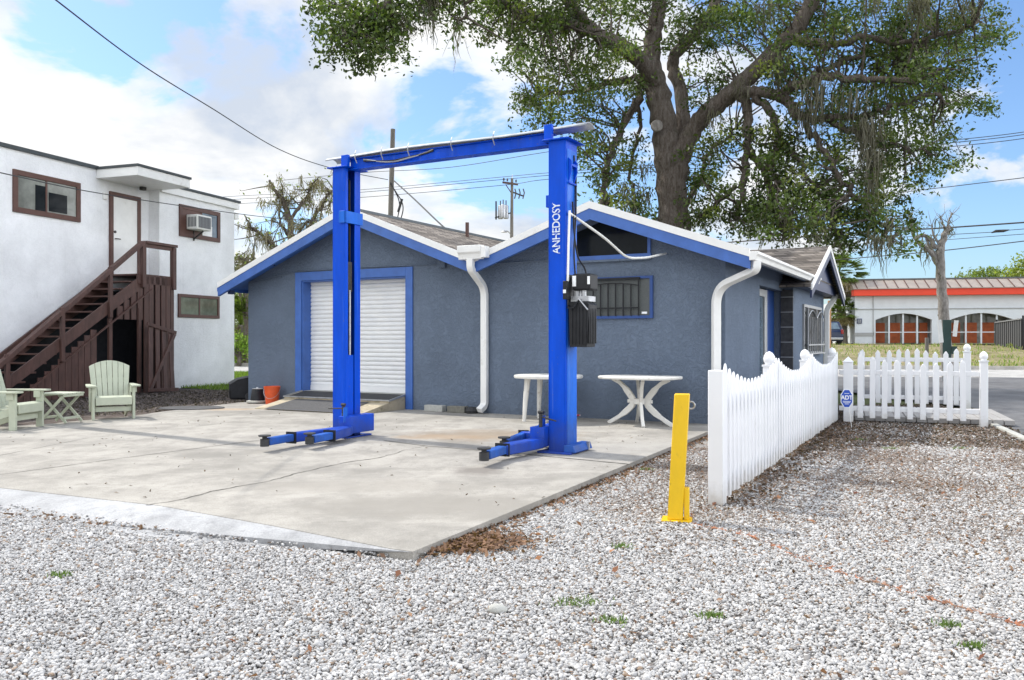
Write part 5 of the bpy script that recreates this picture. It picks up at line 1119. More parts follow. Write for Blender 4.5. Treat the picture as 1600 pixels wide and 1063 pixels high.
limb([(1140, 150, -.9), (1170, 145, -1.2), (1215, 150, -1.8), (1238, 165, -2.2), (1246, 182, -2.4), (1290, 186, -2.8), (1340, 180, -3.2), (1400, 165, -3.6), (1470, 150, -4)], 20, 5, 8, .05)
limb([(1160, 150, -1), (1168, 200, -1.2), (1166, 250, -1.4), (1160, 290, -1.5), (1150, 345, -1.5)], 16, 8, 8, .05)
limb([(1180, 150, -1.3), (1205, 180, -1.6), (1216, 210, -1.9), (1205, 250, -2.0), (1212, 290, -2.2)], 13, 6, 8, .05)
limb([(1168, 235, -1.3), (1190, 265, -1.5), (1215, 320, -1.8), (1225, 370, -2)], 12, 6, 8, .05)
limb([(1220, 150, -1.8), (1260, 125, -2.4), (1320, 122, -3), (1390, 128, -3.6), (1450, 120, -4.2), (1500, 95, -4.6)], 16, 4, 8, .05)
limb([(1235, 60, -1.4), (1290, 70, -1.8), (1350, 60, -2.2), (1430, 60, -2.6), (1520, 40, -3)], 14, 4, 8, .05)
limb([(1260, 128, -2.3), (1310, 100, -1.6), (1350, 90, -1), (1400, 95, -.5)], 10, 3, 6, .04)
limb([(1290, 186, -2.8), (1340, 215, -3.2), (1390, 225, -3.6), (1450, 240, -4)], 10, 3, 6, .05)
limb([(1260, 190, -2.4), (1290, 240, -2.8), (1320, 290, -3.1), (1360, 330, -3.4), (1390, 370, -3.5)], 10, 4, 6, .06)
limb([(1215, 220, -1.8), (1255, 260, -2.2), (1290, 320, -2.4), (1310, 370, -2.6)], 9, 4, 6, .06)
limb([(1060, 330, .5), (1090, 290, 1.2), (1110, 240, 1.6), (1150, 200, 2)], 12, 4, 6, .05)
limb([(1150, 290, -1.5), (1115, 320, -1.2), (1095, 345, -1)], 8, 4, 6, .05)
limb([(850, -50, -2.2), (760, -70, -4), (680, -40, -5.2), (610, 0, -6), (572, 36, -6.4), (540, 60, -6.6)], 18, 4, 8, .05)
limb([(640, -15, -5.6), (655, 15, -5.7), (645, 30, -5.7)], 5, 2, 6); limb([(700, -45, -5), (728, 15, -5.2), (715, 32, -5.2), (695, 10, -5.2)], 4, 2, 6)
limb([(610, 0, -6), (612, 30, -6), (590, 42, -6.1), (560, 40, -6.2)], 6, 2, 6)
limb([(1272, -10, -1.6), (1360, -60, -2), (1450, -90, -2.5), (1540, -80, -3)], 16, 5, 8, .05); limb([(1120, 0, 1.4), (1180, -100, 2.6), (1260, -200, 3)], 16, 5, 8, .05); limb([(1020, -70, .6), (930, -140, 1.2), (840, -190, 1.5)], 14, 5, 8, .05)
blobs = [(740, 8, 45, 26), (785, 35, 50, 38), (835, 62, 55, 48), (800, 95, 30, 25), (822, 140, 36, 38), (832, 186, 28, 18), (905, 105, 62, 48), (880, 15, 75, 35), (955, 155, 55, 42), (890, 165, 40, 30), (965, 25, 55, 35), (915, 215, 26, 26), (930, 268, 28, 40), (905, 240, 18, 20), (958, 315, 36, 28), (985, 235, 26, 36), (992, 335, 30, 20), (960, 90, 40, 35),
         (545, 25, 38, 28), (532, 70, 26, 24), (560, 95, 22, 14), (592, 48, 34, 28), (640, 20, 30, 18), (505, 4, 18, 8), (582, 80, 12, 18), (520, 45, 16, 14), (610, 72, 20, 18),
         (1065, 20, 80, 36), (1150, 45, 70, 45), (1240, 30, 90, 42), (1340, 40, 90, 50), (1440, 36, 85, 44), (1525, 35, 45, 34), (1555, 62, 18, 16), (1480, 95, 62, 32), (1400, 100, 60, 34), (1420, 150, 70, 34), (1495, 163, 42, 18), (1530, 165, 18, 12), (1440, 208, 60, 32), (1480, 248, 34, 22), (1375, 250, 62, 36), (1440, 275, 40, 22), (1335, 302, 62, 36), (1385, 335, 46, 34), (1300, 350, 76, 34), (1240, 335, 56, 44), (1385, 385, 34, 16), (1330, 385, 40, 16), (1195, 300, 62, 44), (1145, 330, 52, 36), (1112, 300, 38, 34), (1100, 250, 34, 34), (1180, 222, 50, 36), (1255, 235, 60, 34), (1300, 118, 62, 46), (1200, 110, 50, 36), (1330, 195, 54, 34), (1085, 345, 30, 16), (1070, 60, 50, 40), (1265, 285, 44, 34), (1110, 130, 40, 40), (1190, 370, 40, 16)]
top = [(700, -60, 110, 50), (860, -70, 130, 55), (1040, -80, 130, 55), (1220, -80, 140, 60), (1400, -80, 130, 55), (1540, -60, 70, 45), (900, -180, 120, 55), (1100, -200, 150, 60), (1300, -190, 130, 60), (1460, -170, 90, 45), (1150, -300, 120, 50)]
LP = np.array(limbs); LV = []; LF = []; LC = []; off = 0; moss_at = []
tw = MB()
for bi, (cx, cy, rx, ry) in enumerate(blobs + top):
    dens = 1.0 if bi < len(blobs) else .55
    n = max(4, int(rx * ry * math.pi / (20 * 20 * math.pi) * 3.4 * dens)); d0 = 0 if cx > 700 else -6.1
    lim = LP[np.argmin(((LP - T(cx, cy, d0)) ** 2).sum(1))]; dl = lim[1]
    for k in range(n):
        a, r_ = RNG.uniform(0, 6.28), math.sqrt(RNG.uniform(0, 1)); dy = dl + RNG.normal() * (1.3 if cx > 700 else .4)
        c = T(cx + rx * r_ * math.cos(a), cy + ry * r_ * math.sin(a), dy)
        m_ = int(RNG.integers(45, 110)); rad = RNG.uniform(.15, .33)
        pts = c + np.clip(RNG.normal(size=(m_, 3)), -1.7, 1.7) * rad * np.array([1, 1, .62]) ; pts[:, 2] += -.1 * np.abs(pts[:, 0] - c[0])
        V, Fc, cc = leaves(pts, .125, ((.030, .052, .014), (.085, .115, .030)) if RNG.uniform() < .8 else ((.075, .10, .02), (.14, .16, .04)), .5)
        cc = cc * RNG.uniform(.65, 1.8); V = V if RNG.uniform() < 2 else V; LV.append(V); LF.append(Fc + off); LC.append(cc); off += len(V)
        j = np.argmin(((LP - c) ** 2).sum(1)); p0 = LP[j]; mid = (p0 + c) / 2 + RNG.normal(size=3) * .14 + np.array([0, 0, .12])
        if np.linalg.norm(p0 - c) < 5: tw.tube([Vector(p0), Vector(p0 * .6 + mid * .4 + RNG.normal(size=3) * .06), Vector(mid), Vector(c)], [.035, .028, .02, .008], 5, False)
        if RNG.uniform() < .06 and cx > 700: moss_at.append((c, RNG.uniform(.3, .8), 8))
for c in thin:
    for q in range(1):
        c2 = c + RNG.normal(size=3) * np.array([.3, .3, .22]) + np.array([0, 0, .08]); pts = c2 + np.clip(RNG.normal(size=(50, 3)), -1.7, 1.7) * .24
        V, Fc, cc = leaves(pts, .125, ((.030, .052, .014), (.085, .115, .030)), .5); cc = cc * RNG.uniform(.6, 1.6); LV.append(V); LF.append(Fc + off); LC.append(cc); off += len(V)
        tw.tube([Vector(c), Vector((c + c2) / 2), Vector(c2)], [.02, .014, .006], 4, False)
wb.add(tw.v, tw.f); wb.build('trunk', M['bark'], oak, 60)
big_mesh('crown', np.concatenate(LV), np.concatenate(LF), M['leaf'], oak, np.concatenate(LC))
for (px, py, ln_, n, dy, sp) in ((1272, 130, 2.0, 60, -3, .35), (1262, 160, 1.6, 40, -2.8, .3), (1355, 190, 2.4, 60, -3.6, .22), (1365, 240, 2.2, 50, -3.7, .18), (1330, 150, 1.6, 45, -3.4, .3), (1215, 90, 1.6, 40, -1.6, .25), (1190, 10, 1.3, 40, -1.6, .25), (1160, 135, .9, 30, -1.3, .25), (1280, 330, 1.5, 45, -3, .3), (1235, 320, 1.5, 40, -2.5, .25), (1430, 0, .9, 50, -3.6, .3), (1438, 0, 1.2, 40, -3.6, .15), (1505, 2, .8, 40, -3.6, .3), (1365, 0, .9, 30, -3, .3), (1375, 370, 1.1, 40, -4, .25), (1115, 180, .8, 25, -.9, .2), (1100, 330, .9, 30, .5, .3),
                                 (676, -5, 1.25, 60, -5.6, .14), (660, -5, .9, 40, -5.6, .12), (622, 36, .6, 40, -6, .16), (640, 42, .4, 25, -5.9, .12), (560, 60, .6, 20, -6.3, .3), (715, 30, 1.5, 12, -5.2, .03), (577, 95, .5, 6, -6.3, .05), (875, 18, .8, 10, -2.2, .1), (740, 30, .5, 6, -5, .05), (905, 60, .6, 14, -1.8, .15), (945, 150, .6, 20, -.6, .3), (1005, 300, 1.0, 30, .8, .25), (980, 290, .9, 30, .6, .25), (1008, 260, .8, 20, .6, .2)):
    moss_at.append((T(px, py, dy), ln_, n, sp))
MV = []; MF = []; MC = []; off = 0
for e in moss_at:
    c, ln_, n = e[:3]; sp = (e[3] if len(e) > 3 else .10) * .8; n = int(n * 1.8); P = c + RNG.normal(size=(n, 3)) * np.array([sp, sp, .10])
    V, Fc, cc = strands(P, ln_ * .72, .033 if n > 8 else .03); MV.append(V); MF.append(Fc + off); MC.append(cc); off += len(V)
big_mesh('hanging_moss', np.concatenate(MV), np.concatenate(MF), M['moss'], oak, np.concatenate(MC))
b = MB(); q = T(1027, 196, -.62); b.lathe([(.001, .02), (.14, .02), (.17, 0), (.18, -.08), (.10, -.3)], (0, 0, 0), 14)
for i, v in enumerate(b.v): b.v[i] = (q[0] + v[0], q[1] - v[2] + .02, q[2] + v[1])
b.build('cut_knot', M['pale_bark'], oak, 40)
# mossy half-bare tree beyond the left gable
mt = thing('mossy_tree', 'half bare tree hung with grey moss behind the left roof slope', 'tree', (at(460, 420, 34).x, 34, GZ)); mo = np.array([mt.location.x, 34, GZ])
def T2(px, py, dy=0.0): p = at(px, py, 34 + dy); return np.array([p.x, p.y, p.z]) - mo
wb2 = MB(); LP2 = []
for pts, w0, w1 in (([(462, 590, 0), (460, 470, 0), (457, 400, 0), (453, 345, 0), (443, 315, 0), (430, 298, 0), (421, 280, 0)], 16, 3), ([(456, 340, 0), (468, 322, 0), (480, 306, .3), (486, 292, .3), (494, 280, .3)], 6, 2), ([(460, 410, 0), (480, 360, .5), (500, 325, .8), (515, 302, 1), (530, 292, 1)], 9, 2), ([(458, 420, 0), (430, 385, -.4), (408, 366, -.6), (392, 355, -.7), (385, 340, -.7)], 7, 2), ([(459, 380, 0), (475, 352, .2), (490, 345, .4)], 5, 2), ([(458, 440, 0), (420, 420, -.3), (390, 410, -.5), (375, 400, -.5)], 6, 2), ([(460, 380, .3), (440, 350, .4), (436, 320, .4)], 5, 2)):
    path = smooth_path([T2(*p) for p in pts], 5); n = len(path); wb2.tube([Vector(p + RNG.normal(size=3) * .03) for p in path], [(w0 + (w1 - w0) * i / n) / 2 * 34 / F for i in range(n)], 7); LP2 += path[4:]
LP2 = list(LP2); tips = []
for k in range(110):
    a = LP2[int(RNG.integers(0, len(LP2)))]; e = a + RNG.normal(size=3) * np.array([.55, .4, .45]) + np.array([0, 0, .25]); m_ = (a + e) / 2 + RNG.normal(size=3) * .12; wb2.tube([Vector(a), Vector(m_), Vector(e)], [.03, .02, .007], 4, False); tips += [m_, e]
wb2.build('trunk', M['bark'], mt, 60); LP2 = np.array(LP2 + tips); sel = LP2[RNG.integers(0, len(LP2), 150)]
MV = []; MF = []; MC = []; off = 0
for c in sel:
    V, Fc, cc = strands(c + RNG.normal(size=(13, 3)) * np.array([.09, .09, .08]) * RNG.uniform(.5, 1.3), RNG.uniform(.3, .8), .035, 4, ((.15, .13, .09), (.30, .265, .20))); MV.append(V); MF.append(Fc + off); MC.append(cc); off += len(V)
big_mesh('hanging_moss', np.concatenate(MV), np.concatenate(MF), M['moss'], mt, np.concatenate(MC))
lv = LP2[RNG.integers(0, len(LP2), 420)] + RNG.normal(size=(420, 3)) * .2; big_mesh('crown', *leaves(lv, .15, ((.10, .13, .04), (.22, .26, .08)))[:2], M['leaf'], mt, leaves(lv, .15, ((.10, .13, .04), (.22, .26, .08)))[2])
# dead pruned tree by the drive
dt = thing('dead_tree', 'pale dead tree trunk with lopped branches standing beyond the fence', 'tree', (at(1475, 575, 31).x, 31, GZ)); do = np.array([dt.location.x, 31, GZ])
def T3(px, py, dy=0.0): p = at(px, py, 31 + dy); return np.array([p.x, p.y, p.z]) - do
b = MB(); D3 = []
for pts, w0, w1 in (([(1482, 592, 0), (1478, 540, 0), (1473, 470, 0), (1469, 410, 0), (1470, 385, 0), (1476, 368, 0), (1483, 356, 0)], 19, 7), ([(1464, 412, 0), (1458, 400, 0), (1447, 388, -.2), (1432, 376, -.3), (1426, 362, -.3), (1424, 348, -.3), (1420, 332, -.2)], 8, 2.5), ([(1464, 388, 0), (1452, 373, .2), (1440, 369, .3), (1430, 371, .3)], 8, 4), ([(1478, 362, 0), (1473, 350, 0), (1470, 340, .1)], 4, 1.5), ([(1481, 358, 0), (1483, 344, 0), (1488, 334, 0)], 4, 1.5), ([(1467, 382, 0), (1458, 366, .1), (1456, 352, .1)], 4, 2), ([(1462, 400, 0), (1450, 380, .2), (1446, 368, .3)], 6, 3)):
    path = smooth_path([T3(*p) for p in pts], 5); n = len(path); b.tube([Vector(p + RNG.normal(size=3) * .015) for p in path], [(w0 + (w1 - w0) * i / n) / 2 * 31 / F for i in range(n)], 10)
    if w0 < 20: D3 += path[2:]
b.build('trunk', M['pale_bark'], dt, 60)
for (px, py) in ((1470, 342), (1488, 336), (1483, 350), (1421, 334), (1456, 354)):
    b = MB()
    for k in range(7):
        a = T3(px, py); e = a + np.array([RNG.normal() * .22, RNG.normal() * .2, abs(RNG.normal()) * .35]); b.tube([Vector(a), Vector((a + e) / 2 + RNG.normal(size=3) * .04), Vector(e)], [.012, .009, .004], 4)
    b.build('twig_cluster', M['pale_bark'], dt)
D3 = np.array(D3); P = np.concatenate([D3[RNG.integers(0, len(D3), 70)] + RNG.normal(size=(70, 3)) * .1, T3(1487, 358) + RNG.normal(size=(16, 3)) * .06, T3(1443, 385) + RNG.normal(size=(14, 3)) * .06, T3(1424, 345) + RNG.normal(size=(25, 3)) * .12])
V, Fc, cc = strands(P, .55, .05); big_mesh('hanging_moss', V, Fc, M['moss'], dt, cc)
# palms and shrubs
def palm(label, px, py, ybase, Y, crown_r, group='cabbage palms'):
    c = at(px, py, Y); g = at(px, ybase, Y); t = thing('palm_tree', label, 'palm', (c.x, c.y, g.z), 0, group); h = c.z - g.z
    b = MB(); b.tube([(.1, 0, -.3), (.05, 0, h * .5), (0, 0, h)], [.24, .19, .17], 10); b.build('trunk', M['pole'], t, 50)
    V = []; Fc = []; C = []; off = 0
    for k in range(95):
        az = RNG.uniform(0, 6.28); el = RNG.uniform(-.9, 1.2); d = np.array([math.cos(az) * math.cos(el), math.sin(az) * math.cos(el), math.sin(el)]); ln_ = crown_r * RNG.uniform(.55, .8); base = np.array([0, 0, h]); tip = base + d * ln_
        side = unit(np.cross(d, np.array([0, 0, 1.0])) + 1e-6); nb = 16; tone = np.array((.085, .12, .028)) * (1 - max(el, 0) * .1) if el > -.3 else np.array((.20, .17, .09))
        tone = tone * RNG.uniform(.7, 1.7)
        for j in range(nb):
            f = -1 + 2 * j / (nb - 1); dd = unit(d * (1 - abs(f) * .55) + side * f * .95); e = tip + dd * crown_r * .45 * RNG.uniform(.7, 1.1); e[2] -= crown_r * .12 * RNG.uniform(.3, 1.2); s2 = unit(np.cross(dd, d) + RNG.normal(size=3) * .2) * .05 * crown_r / 1.6; w = unit(np.cross(dd, s2)) * .06 * crown_r / 1.6
            V += [tip - w, tip + w, e + w * .2, e - w * .2]; Fc.append([off, off + 1, off + 2, off + 3]); off += 4; C += [tone] * 4
        w = side * .02; V += [base - w, base + w, tip + w, tip - w]; Fc.append([off, off + 1, off + 2, off + 3]); off += 4; C += [tone] * 4
    big_mesh('crown', np.array(V), np.array(Fc), M['leaf'], t, np.array(C)); return t
def shrub(name, label, px, py, ybase, Y, rx, rz, tones, n=2200, leaf=.22, cat='shrub', group=None):
    c = at(px, py, Y); g = at(px, ybase, Y); t = thing(name, label, cat, (c.x, c.y, g.z), 0, group); h = c.z - g.z
    b = MB(); b.tube([(0, 0, -.3), (.1, 0, h * .6), (.0, .1, h)], [.12, .09, .05], 7)
    for k in range(6): a = k * 1.05; b.tube([(0.05, 0, h * .35), (math.cos(a) * rx * .35, math.sin(a) * rx * .35, h * .8), (math.cos(a) * rx * .6, math.sin(a) * rx * .6, h + rz * .3 * math.sin(k))], [.06, .04, .02], 5)
    b.build('trunk', M['bark'], t, 50); cl = unit(RNG.normal(size=(28, 3))) * RNG.uniform(.3, 1, (28, 1)) ** .5 * np.array([rx, rx, rz]); ci = RNG.integers(0, 28, n)
    P = cl[ci] + RNG.normal(size=(n, 3)) * np.array([rx, rx, rz]) * .22 + np.array([0, 0, h]); P[:, 2] = np.maximum(P[:, 2], .05); V, Fc, cc = leaves(P, leaf, tones); cc = cc * np.repeat(RNG.uniform(.6, 1.5, (28, 1))[ci], 4, 0); big_mesh('crown', V, Fc, M['leaf'], t, cc); return t
palm('tall cabbage palm at the left end of the store', 1310, 430, 540, 62, 1.9)
palm('short bushy palm in front of the store side wall', 1318, 488, 540, 61, 1.2)
palm('shaggy palm beyond the gap between the two houses', 376, 508, 566, 46, 1.9)
GR = ((.035, .065, .015), (.10, .15, .035))
shrub('shrub', 'dark leafy shrub under the palms by the store', 1318, 515, 540, 64, 1.3, 1.2, GR, 1500)
shrub('shrub', 'bright green bush beyond the gap between the two houses', 372, 545, 568, 44, .8, .8, ((.10, .19, .02), (.26, .36, .06)), 1200, .16)
shrub('leafy_tree', 'light green tree crown above the gap between the two houses', 378, 480, 566, 52, 2.2, 1.6, ((.12, .17, .04), (.26, .30, .10)), 3200, .25, 'tree')
shrub('leafy_tree', 'dark bushy tree low behind the left eave beside the white house', 383, 425, 560, 45, 1.1, .8, ((.06, .07, .03), (.14, .14, .07)), 1500, .2, 'tree')
shrub('leafy_tree', 'yellow green tree rising behind the right end of the store', 1607, 426, 530, 80, 2.0, 1.8, ((.14, .19, .03), (.28, .32, .07)), 2200, .3, 'tree')
shrub('leafy_tree', 'small treetop peeping over the store roof', 1532, 433, 530, 85, 1.8, .9, ((.08, .12, .03), (.18, .22, .06)), 1200, .3, 'tree')
shrub('leafy_tree', 'broad dark tree standing at the far left beyond the white house', -150, 440, 570, 70, 7, 5, GR, 6000, .4, 'tree')
shrub('leafy_tree', 'broad dark tree beyond the right end of the street', 1760, 450, 560, 80, 7, 5, GR, 6000, .4, 'tree')
shrub('leafy_tree', 'round dark tree far behind the middle of the house', 640, 480, 560, 75, 5, 3.2, GR, 5000, .4, 'tree')

# ================================================================== GRASS, GRAVEL, LITTER
def in_poly(x, y, poly):
    c = np.zeros(len(x), bool); n = len(poly); j = n - 1
    for i in range(n):
        xi, yi, xj, yj = poly[i][0], poly[i][1], poly[j][0], poly[j][1]
        c ^= ((yi > y) != (yj > y)) & (x < (xj - xi) * (y - yi) / (yj - yi + 1e-12) + xi); j = i
    return c
def blades(P, h, w, tones):
    n = len(P); a = RNG.uniform(0, 6.28, n); d = np.stack([np.cos(a), np.sin(a), np.zeros(n)], 1); lean = RNG.normal(size=(n, 3)) * .35 * h; lean[:, 2] = 0; hh = h * RNG.uniform(.5, 1.3, (n, 1)); up = np.array([0, 0, 1.0])
    V = np.stack([P - d * w / 2, P + d * w / 2, P + lean * .5 + up * hh * .6 + d * w * .35, P + lean + up * hh], 1).reshape(-1, 3); k = RNG.uniform(0, 1, (n, 1)); col = np.array(tones[0]) * (1 - k) + np.array(tones[1]) * k
    return V, np.arange(4 * n).reshape(n, 4), np.repeat(col, 4, 0)
def scatter(poly, n):
    poly = [(p[0], p[1]) for p in poly]; xs = [p[0] for p in poly]; ys = [p[1] for p in poly]; x = RNG.uniform(min(xs), max(xs), n * 3); y = RNG.uniform(min(ys), max(ys), n * 3); k = in_poly(x, y, poly); return x[k][:n], y[k][:n]
# lawn strip between the houses, out to the street
lawn = [(-9.4, 23.6), (-7.9, 22.6), (-6.7, 23.4), (-6.2, 22.5), (-5.2, 19.6), (-3.6, 20.5), (-4, 34), (-16, 36), (-13, 29), (-8.7, 27.5)]
sheet('lawn', lawn, GZ - .003, M['grass_soil'])
x, y = scatter(lawn, 26000); V, Fc, cc = blades(np.stack([x, y, np.full(len(x), GZ)], 1), .085, .016, ((.07, .13, .015), (.22, .32, .05))); tag(big_mesh('lawn_grass', V, Fc, M['grass'], None, cc), kind='stuff')
x = RNG.uniform(-60, 60, 30000); y = 42.4 + RNG.uniform(0, 1, 30000) ** 1.3 * 14; z = GZ + .10 + np.minimum(1.0, (y - 42.25) / 13.0) * .92
keep = RNG.uniform(0, 1, len(x)) < .10 + .75 * (np.sin(x * 1.3) * np.sin(y * 1.1 + x * .3) > -.15); x, y, z = x[keep], y[keep], z[keep]
ca_, sa_ = math.cos(ra), math.sin(ra); X2 = x * ca_ - (y - 34) * sa_; Y2 = x * sa_ + (y - 34) * ca_ + 34
V, Fc, cc = blades(np.stack([X2, Y2, z], 1), .17, .06, ((.10, .19, .03), (.36, .36, .15))); tag(big_mesh('bank_grass', V, Fc, M['grass'], None, cc), kind='stuff')
# pebbles
ico_v = []; ph = (1 + 5 ** .5) / 2
for s1 in (-1, 1):
    for s2 in (-1, 1): ico_v += [(0, s1, s2 * ph), (s1, s2 * ph, 0), (s2 * ph, 0, s1)]
ico_v = unit(np.array(ico_v, float)); fs = []
for i in range(12):
    for j in range(i + 1, 12):
        for k in range(j + 1, 12):
            if max(np.linalg.norm(ico_v[i] - ico_v[j]), np.linalg.norm(ico_v[j] - ico_v[k]), np.linalg.norm(ico_v[i] - ico_v[k])) < 1.1:
                nrm = np.cross(ico_v[j] - ico_v[i], ico_v[k] - ico_v[i]); fs.append((i, j, k) if nrm @ ico_v[i] > 0 else (i, k, j))
ico_f = np.array(fs)
def subdiv(v, f):
    v = list(map(tuple, v)); cache = {}; nf = []
    def mid(a, b_):
        key = (min(a, b_), max(a, b_))
        if key not in cache: m_ = unit(np.array(v[a]) + np.array(v[b_])); v.append(tuple(m_)); cache[key] = len(v) - 1
        return cache[key]
    for a, b_, c in f: x, y, z = mid(a, b_), mid(b_, c), mid(c, a); nf += [(a, x, z), (b_, y, x), (c, z, y), (x, y, z)]
    return np.array(v), np.array(nf)
ico2 = subdiv(ico_v, ico_f)
dpoly = [(p[0], p[1]) for p in dp]; slabp = [(p.x, p.y) for p in SLAB]; apo = [(p.x, p.y) for p in ap_in] + [(p.x, p.y) for p in reversed(ap_out)]
asp = [(p[0], p[1]) for p in asph]; bed = [(-14, -8), (14, -8), (14, 9), (9.6, 11.4), (8.2, 12.9), (6.5, 13.2), (5.3, 14.0), (3.2, 13.2)]
def pebbles(name, y0, y1, dens, r0, base, xl_, xr2, m0=-99, m1=2.6):
    area = (xr2 - xl_) * (y1 - y0); n = int(area * dens); x = RNG.uniform(xl_, xr2, n); y = RNG.uniform(y0, y1, n)
    k = (np.abs(x) < .62 * y + m1) & (np.abs(x) >= .62 * y + m0)
    k &= ~in_poly(x, y, slabp) & ~in_poly(x, y, asp)
    k &= ~(in_poly(x, y, apo) & (RNG.uniform(0, 1, n) > .10 + .5 * (RNG.uniform(0, 1, n) < np.clip((x + 1.6) * .8, 0, 1))))
    k &= ~((in_poly(x, y, dpoly)) & (RNG.uniform(0, 1, n) > .28)); k &= (y < 14.0) & ~((x < 3) & (y > 10.5)) & (x > -9)
    k &= ~((y > 12.2) & (x < 3.6)); x, y = x[k], y[k]; n = len(x)
    v, f = base; m_ = len(v); s = r0 * RNG.lognormal(0, .28, (n, 1, 1)); ax_ = RNG.uniform(.6, 1.35, (n, 1, 3)) * np.array([1, 1, .72]); V = v[None] * ax_ * (1 + RNG.normal(size=(n, m_, 1)) * .13)
    a = RNG.uniform(0, 6.28, n); t_ = RNG.normal(size=n) * .45; ca2, sa2, ct, st_ = np.cos(a), np.sin(a), np.cos(t_), np.sin(t_)
    Xr = V[:, :, 0] * ct[:, None] + V[:, :, 2] * st_[:, None]; Zr = -V[:, :, 0] * st_[:, None] + V[:, :, 2] * ct[:, None]; V = np.stack([Xr * ca2[:, None] - V[:, :, 1] * sa2[:, None], Xr * sa2[:, None] + V[:, :, 1] * ca2[:, None], Zr], 2) * s
    z = GZ + RNG.uniform(-.007, .005, n); z = np.where(in_poly(x, y, apo), z + .02, z); V += np.stack([x, y, z], 1)[:, None, :]
    tone = RNG.choice(5, n, p=[.47, .27, .13, .08, .05]); pal = np.array([(.455, .45, .445), (.38, .375, .37), (.54, .53, .52), (.26, .25, .245), (.28, .21, .155)])
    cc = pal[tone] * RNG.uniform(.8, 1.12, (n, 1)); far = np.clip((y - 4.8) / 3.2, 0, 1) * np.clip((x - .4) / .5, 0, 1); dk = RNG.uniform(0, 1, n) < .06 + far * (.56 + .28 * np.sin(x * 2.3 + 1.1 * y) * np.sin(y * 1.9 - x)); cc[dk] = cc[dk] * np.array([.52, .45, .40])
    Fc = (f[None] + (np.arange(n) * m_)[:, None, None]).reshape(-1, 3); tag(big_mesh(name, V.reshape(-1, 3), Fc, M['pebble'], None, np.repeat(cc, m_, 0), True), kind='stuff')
pebbles('gravel', 2.7, 3.6, 8800, .0074, ico2, -4, 4, -99, .3)
pebbles('gravel', 2.0, 3.6, 7000, .0078, (ico_v, ico_f), -5.5, 5.5, .3)
pebbles('gravel', 3.6, 5.2, 8300, .0076, (ico_v, ico_f), -6.5, 6.5)
pebbles('gravel', 5.2, 8.4, 6200, .0086, (ico_v, ico_f), -8.0, 8.6)
pebbles('gravel', 8.4, 14.0, 3600, .0108, (ico_v, ico_f), -1.5, 11)
# dry leaves, bark chips and twigs
def litter(name, x, y, z, size, tones, asp_=.45):
    P = np.stack([x, y, z], 1); n = len(P); V, Fc, cc = leaves(P, size, tones, asp_, 2.2); return tag(big_mesh(name, V, Fc, M['litter'], None, cc), kind='stuff')
BR = ((.10, .055, .035), (.27, .16, .10))
NL = 42000; x = RNG.uniform(-6, 9, NL); y = 2.9 + RNG.uniform(0, 1, NL) * 10; k = ~in_poly(x, y, slabp) & ~in_poly(x, y, asp) & (np.abs(x) < .66 * y + 1) & ~((y > 12.2) & (x < 3.6)) & (RNG.uniform(0, 1, NL) < np.where(x > .5, .07 + .75 * np.clip((y - 4.6) / 3, 0, 1) * (.55 + .45 * np.sin(x * 2.3 + 1.1 * y) * np.sin(y * 1.9 - x)), .035))
litter('leaf_litter', x[k], y[k], np.full(k.sum(), GZ + .010) + RNG.uniform(0, .008, k.sum()), .037, BR)
def along(a, b_, n, spread, bias=0.0):
    t = RNG.uniform(0, 1, n); d = np.array([b_[0] - a[0], b_[1] - a[1]]); nn = np.array([-d[1], d[0]]) / np.linalg.norm(d); s = np.abs(RNG.normal(size=n)) * spread + bias
    return a[0] + d[0] * t + nn[0] * s, a[1] + d[1] * t + nn[1] * s
A_, B2 = G(1118, 670, GZ), G(640, 866, GZ)
x, y = along(A_, B2, 2600, .13, .01); litter('leaf_litter', x, y, np.full(len(x), GZ + .012), .05, BR)
p = G(725, 850, GZ); n = 1300; x = p.x + RNG.normal(size=n) * .22; y = p.y + RNG.normal(size=n) * .16; k = ~in_poly(x, y, slabp); litter('leaf_litter', x[k], y[k], np.full(k.sum(), GZ + .016) + RNG.uniform(0, .015, k.sum()), .055, BR)
x, y = along(G(560, 866, GZ), G(0, 806, GZ), 380, -.28); litter('leaf_litter', x, y, np.full(len(x), GZ + .012), .045, BR)
x, y = along(FA, FB, 1400, -.22, .02); litter('leaf_litter', x, y, np.full(len(x), GZ + .014), .05, ((.05, .033, .026), (.20, .13, .09)))
x, y = scatter(dp, 9000); litter('bark_mulch', x, y, np.full(len(x), GZ + .004) + RNG.uniform(0, .014, len(x)), .055, ((.045, .032, .027), (.20, .15, .12)))
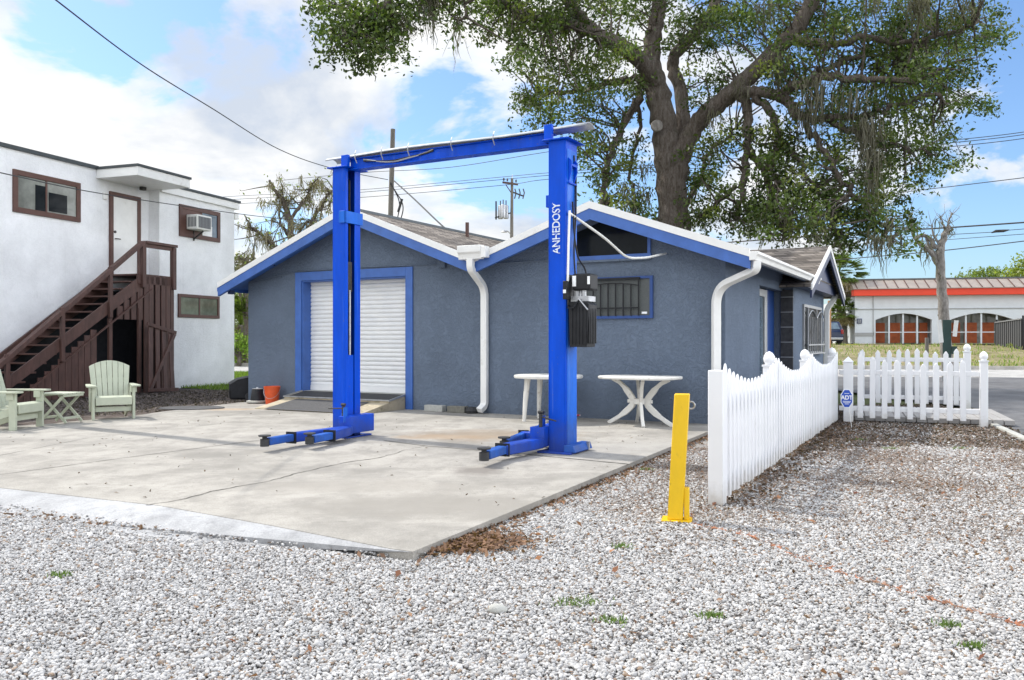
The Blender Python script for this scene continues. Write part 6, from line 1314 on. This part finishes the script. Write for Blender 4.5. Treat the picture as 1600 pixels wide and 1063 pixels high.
dl = [(-11, 11.8), (-9, 12.9), (-5.2, 17.5), (-4.8, 19.5), (-6.6, 22.4), (-9.2, 22.4), (-12, 17)]
x, y = scatter(dl, 9000); k = ~in_poly(x, y, slabp); litter('bark_mulch', x[k], y[k], np.full(k.sum(), GZ + .004) + RNG.uniform(0, .014, k.sum()), .07, ((.045, .036, .034), (.17, .14, .13)))
x, y = scatter(slabp, 900); k = RNG.uniform(0, 1, 900) < .12 + .6 * (np.sin(x * 1.9 + 2 * np.sin(y * .8)) * np.sin(y * 1.6) > .45); x, y = x[k], y[k]; litter('slab_debris', x, y, np.full(len(x), .006), .038, ((.03, .025, .02), (.16, .10, .06)), .35)
n = 150; x = RNG.uniform(-3.5, 5.5, n); y = RNG.uniform(3.2, 7.5, n); k = ~in_poly(x, y, slabp) & ~in_poly(x, y, apo) & (RNG.uniform(0, 1, n) < np.where(x > .3, .8, .35)); litter('leaf_litter', x[k], y[k], np.full(k.sum(), GZ + .018), .062, ((.13, .05, .03), (.34, .17, .09)), .5)
# weeds
for i, (px, py, s) in enumerate(((905, 943, .09), (955, 972, .05), (972, 856, .05), (1110, 964, .05), (1522, 1012, .04), (1482, 978, .04), (95, 900, .05), (1390, 702, .07), (1500, 702, .08), (1345, 688, .07), (1010, 735, .06))):
    q = G(px, py, GZ); t = thing('weed', 'small green weed sprouting from the gravel', 'weed', (q.x, q.y, GZ), 0, 'weeds in the gravel'); n = int(60 + 400 * s)
    P = RNG.normal(size=(n, 3)) * np.array([s, s * .7, 0]) * .7; V, Fc, cc = blades(P, .028, .009, ((.07, .12, .03), (.17, .24, .07))); big_mesh('leaves', V, Fc, M['grass'], t, cc)
q = G(778, 956, GZ); st_ = MB(); st_.add([tuple(v * np.array([.055, .035, .028])) for v in ico2[0]], [tuple(f) for f in ico2[1]]); o = st_.build('stone', M['block'], None, 60); o.location = (q.x, q.y, GZ + .012); o.rotation_euler = (.1, .2, .5); tag(o, 'largest pale stone lying on the white gravel in the foreground', 'stone')
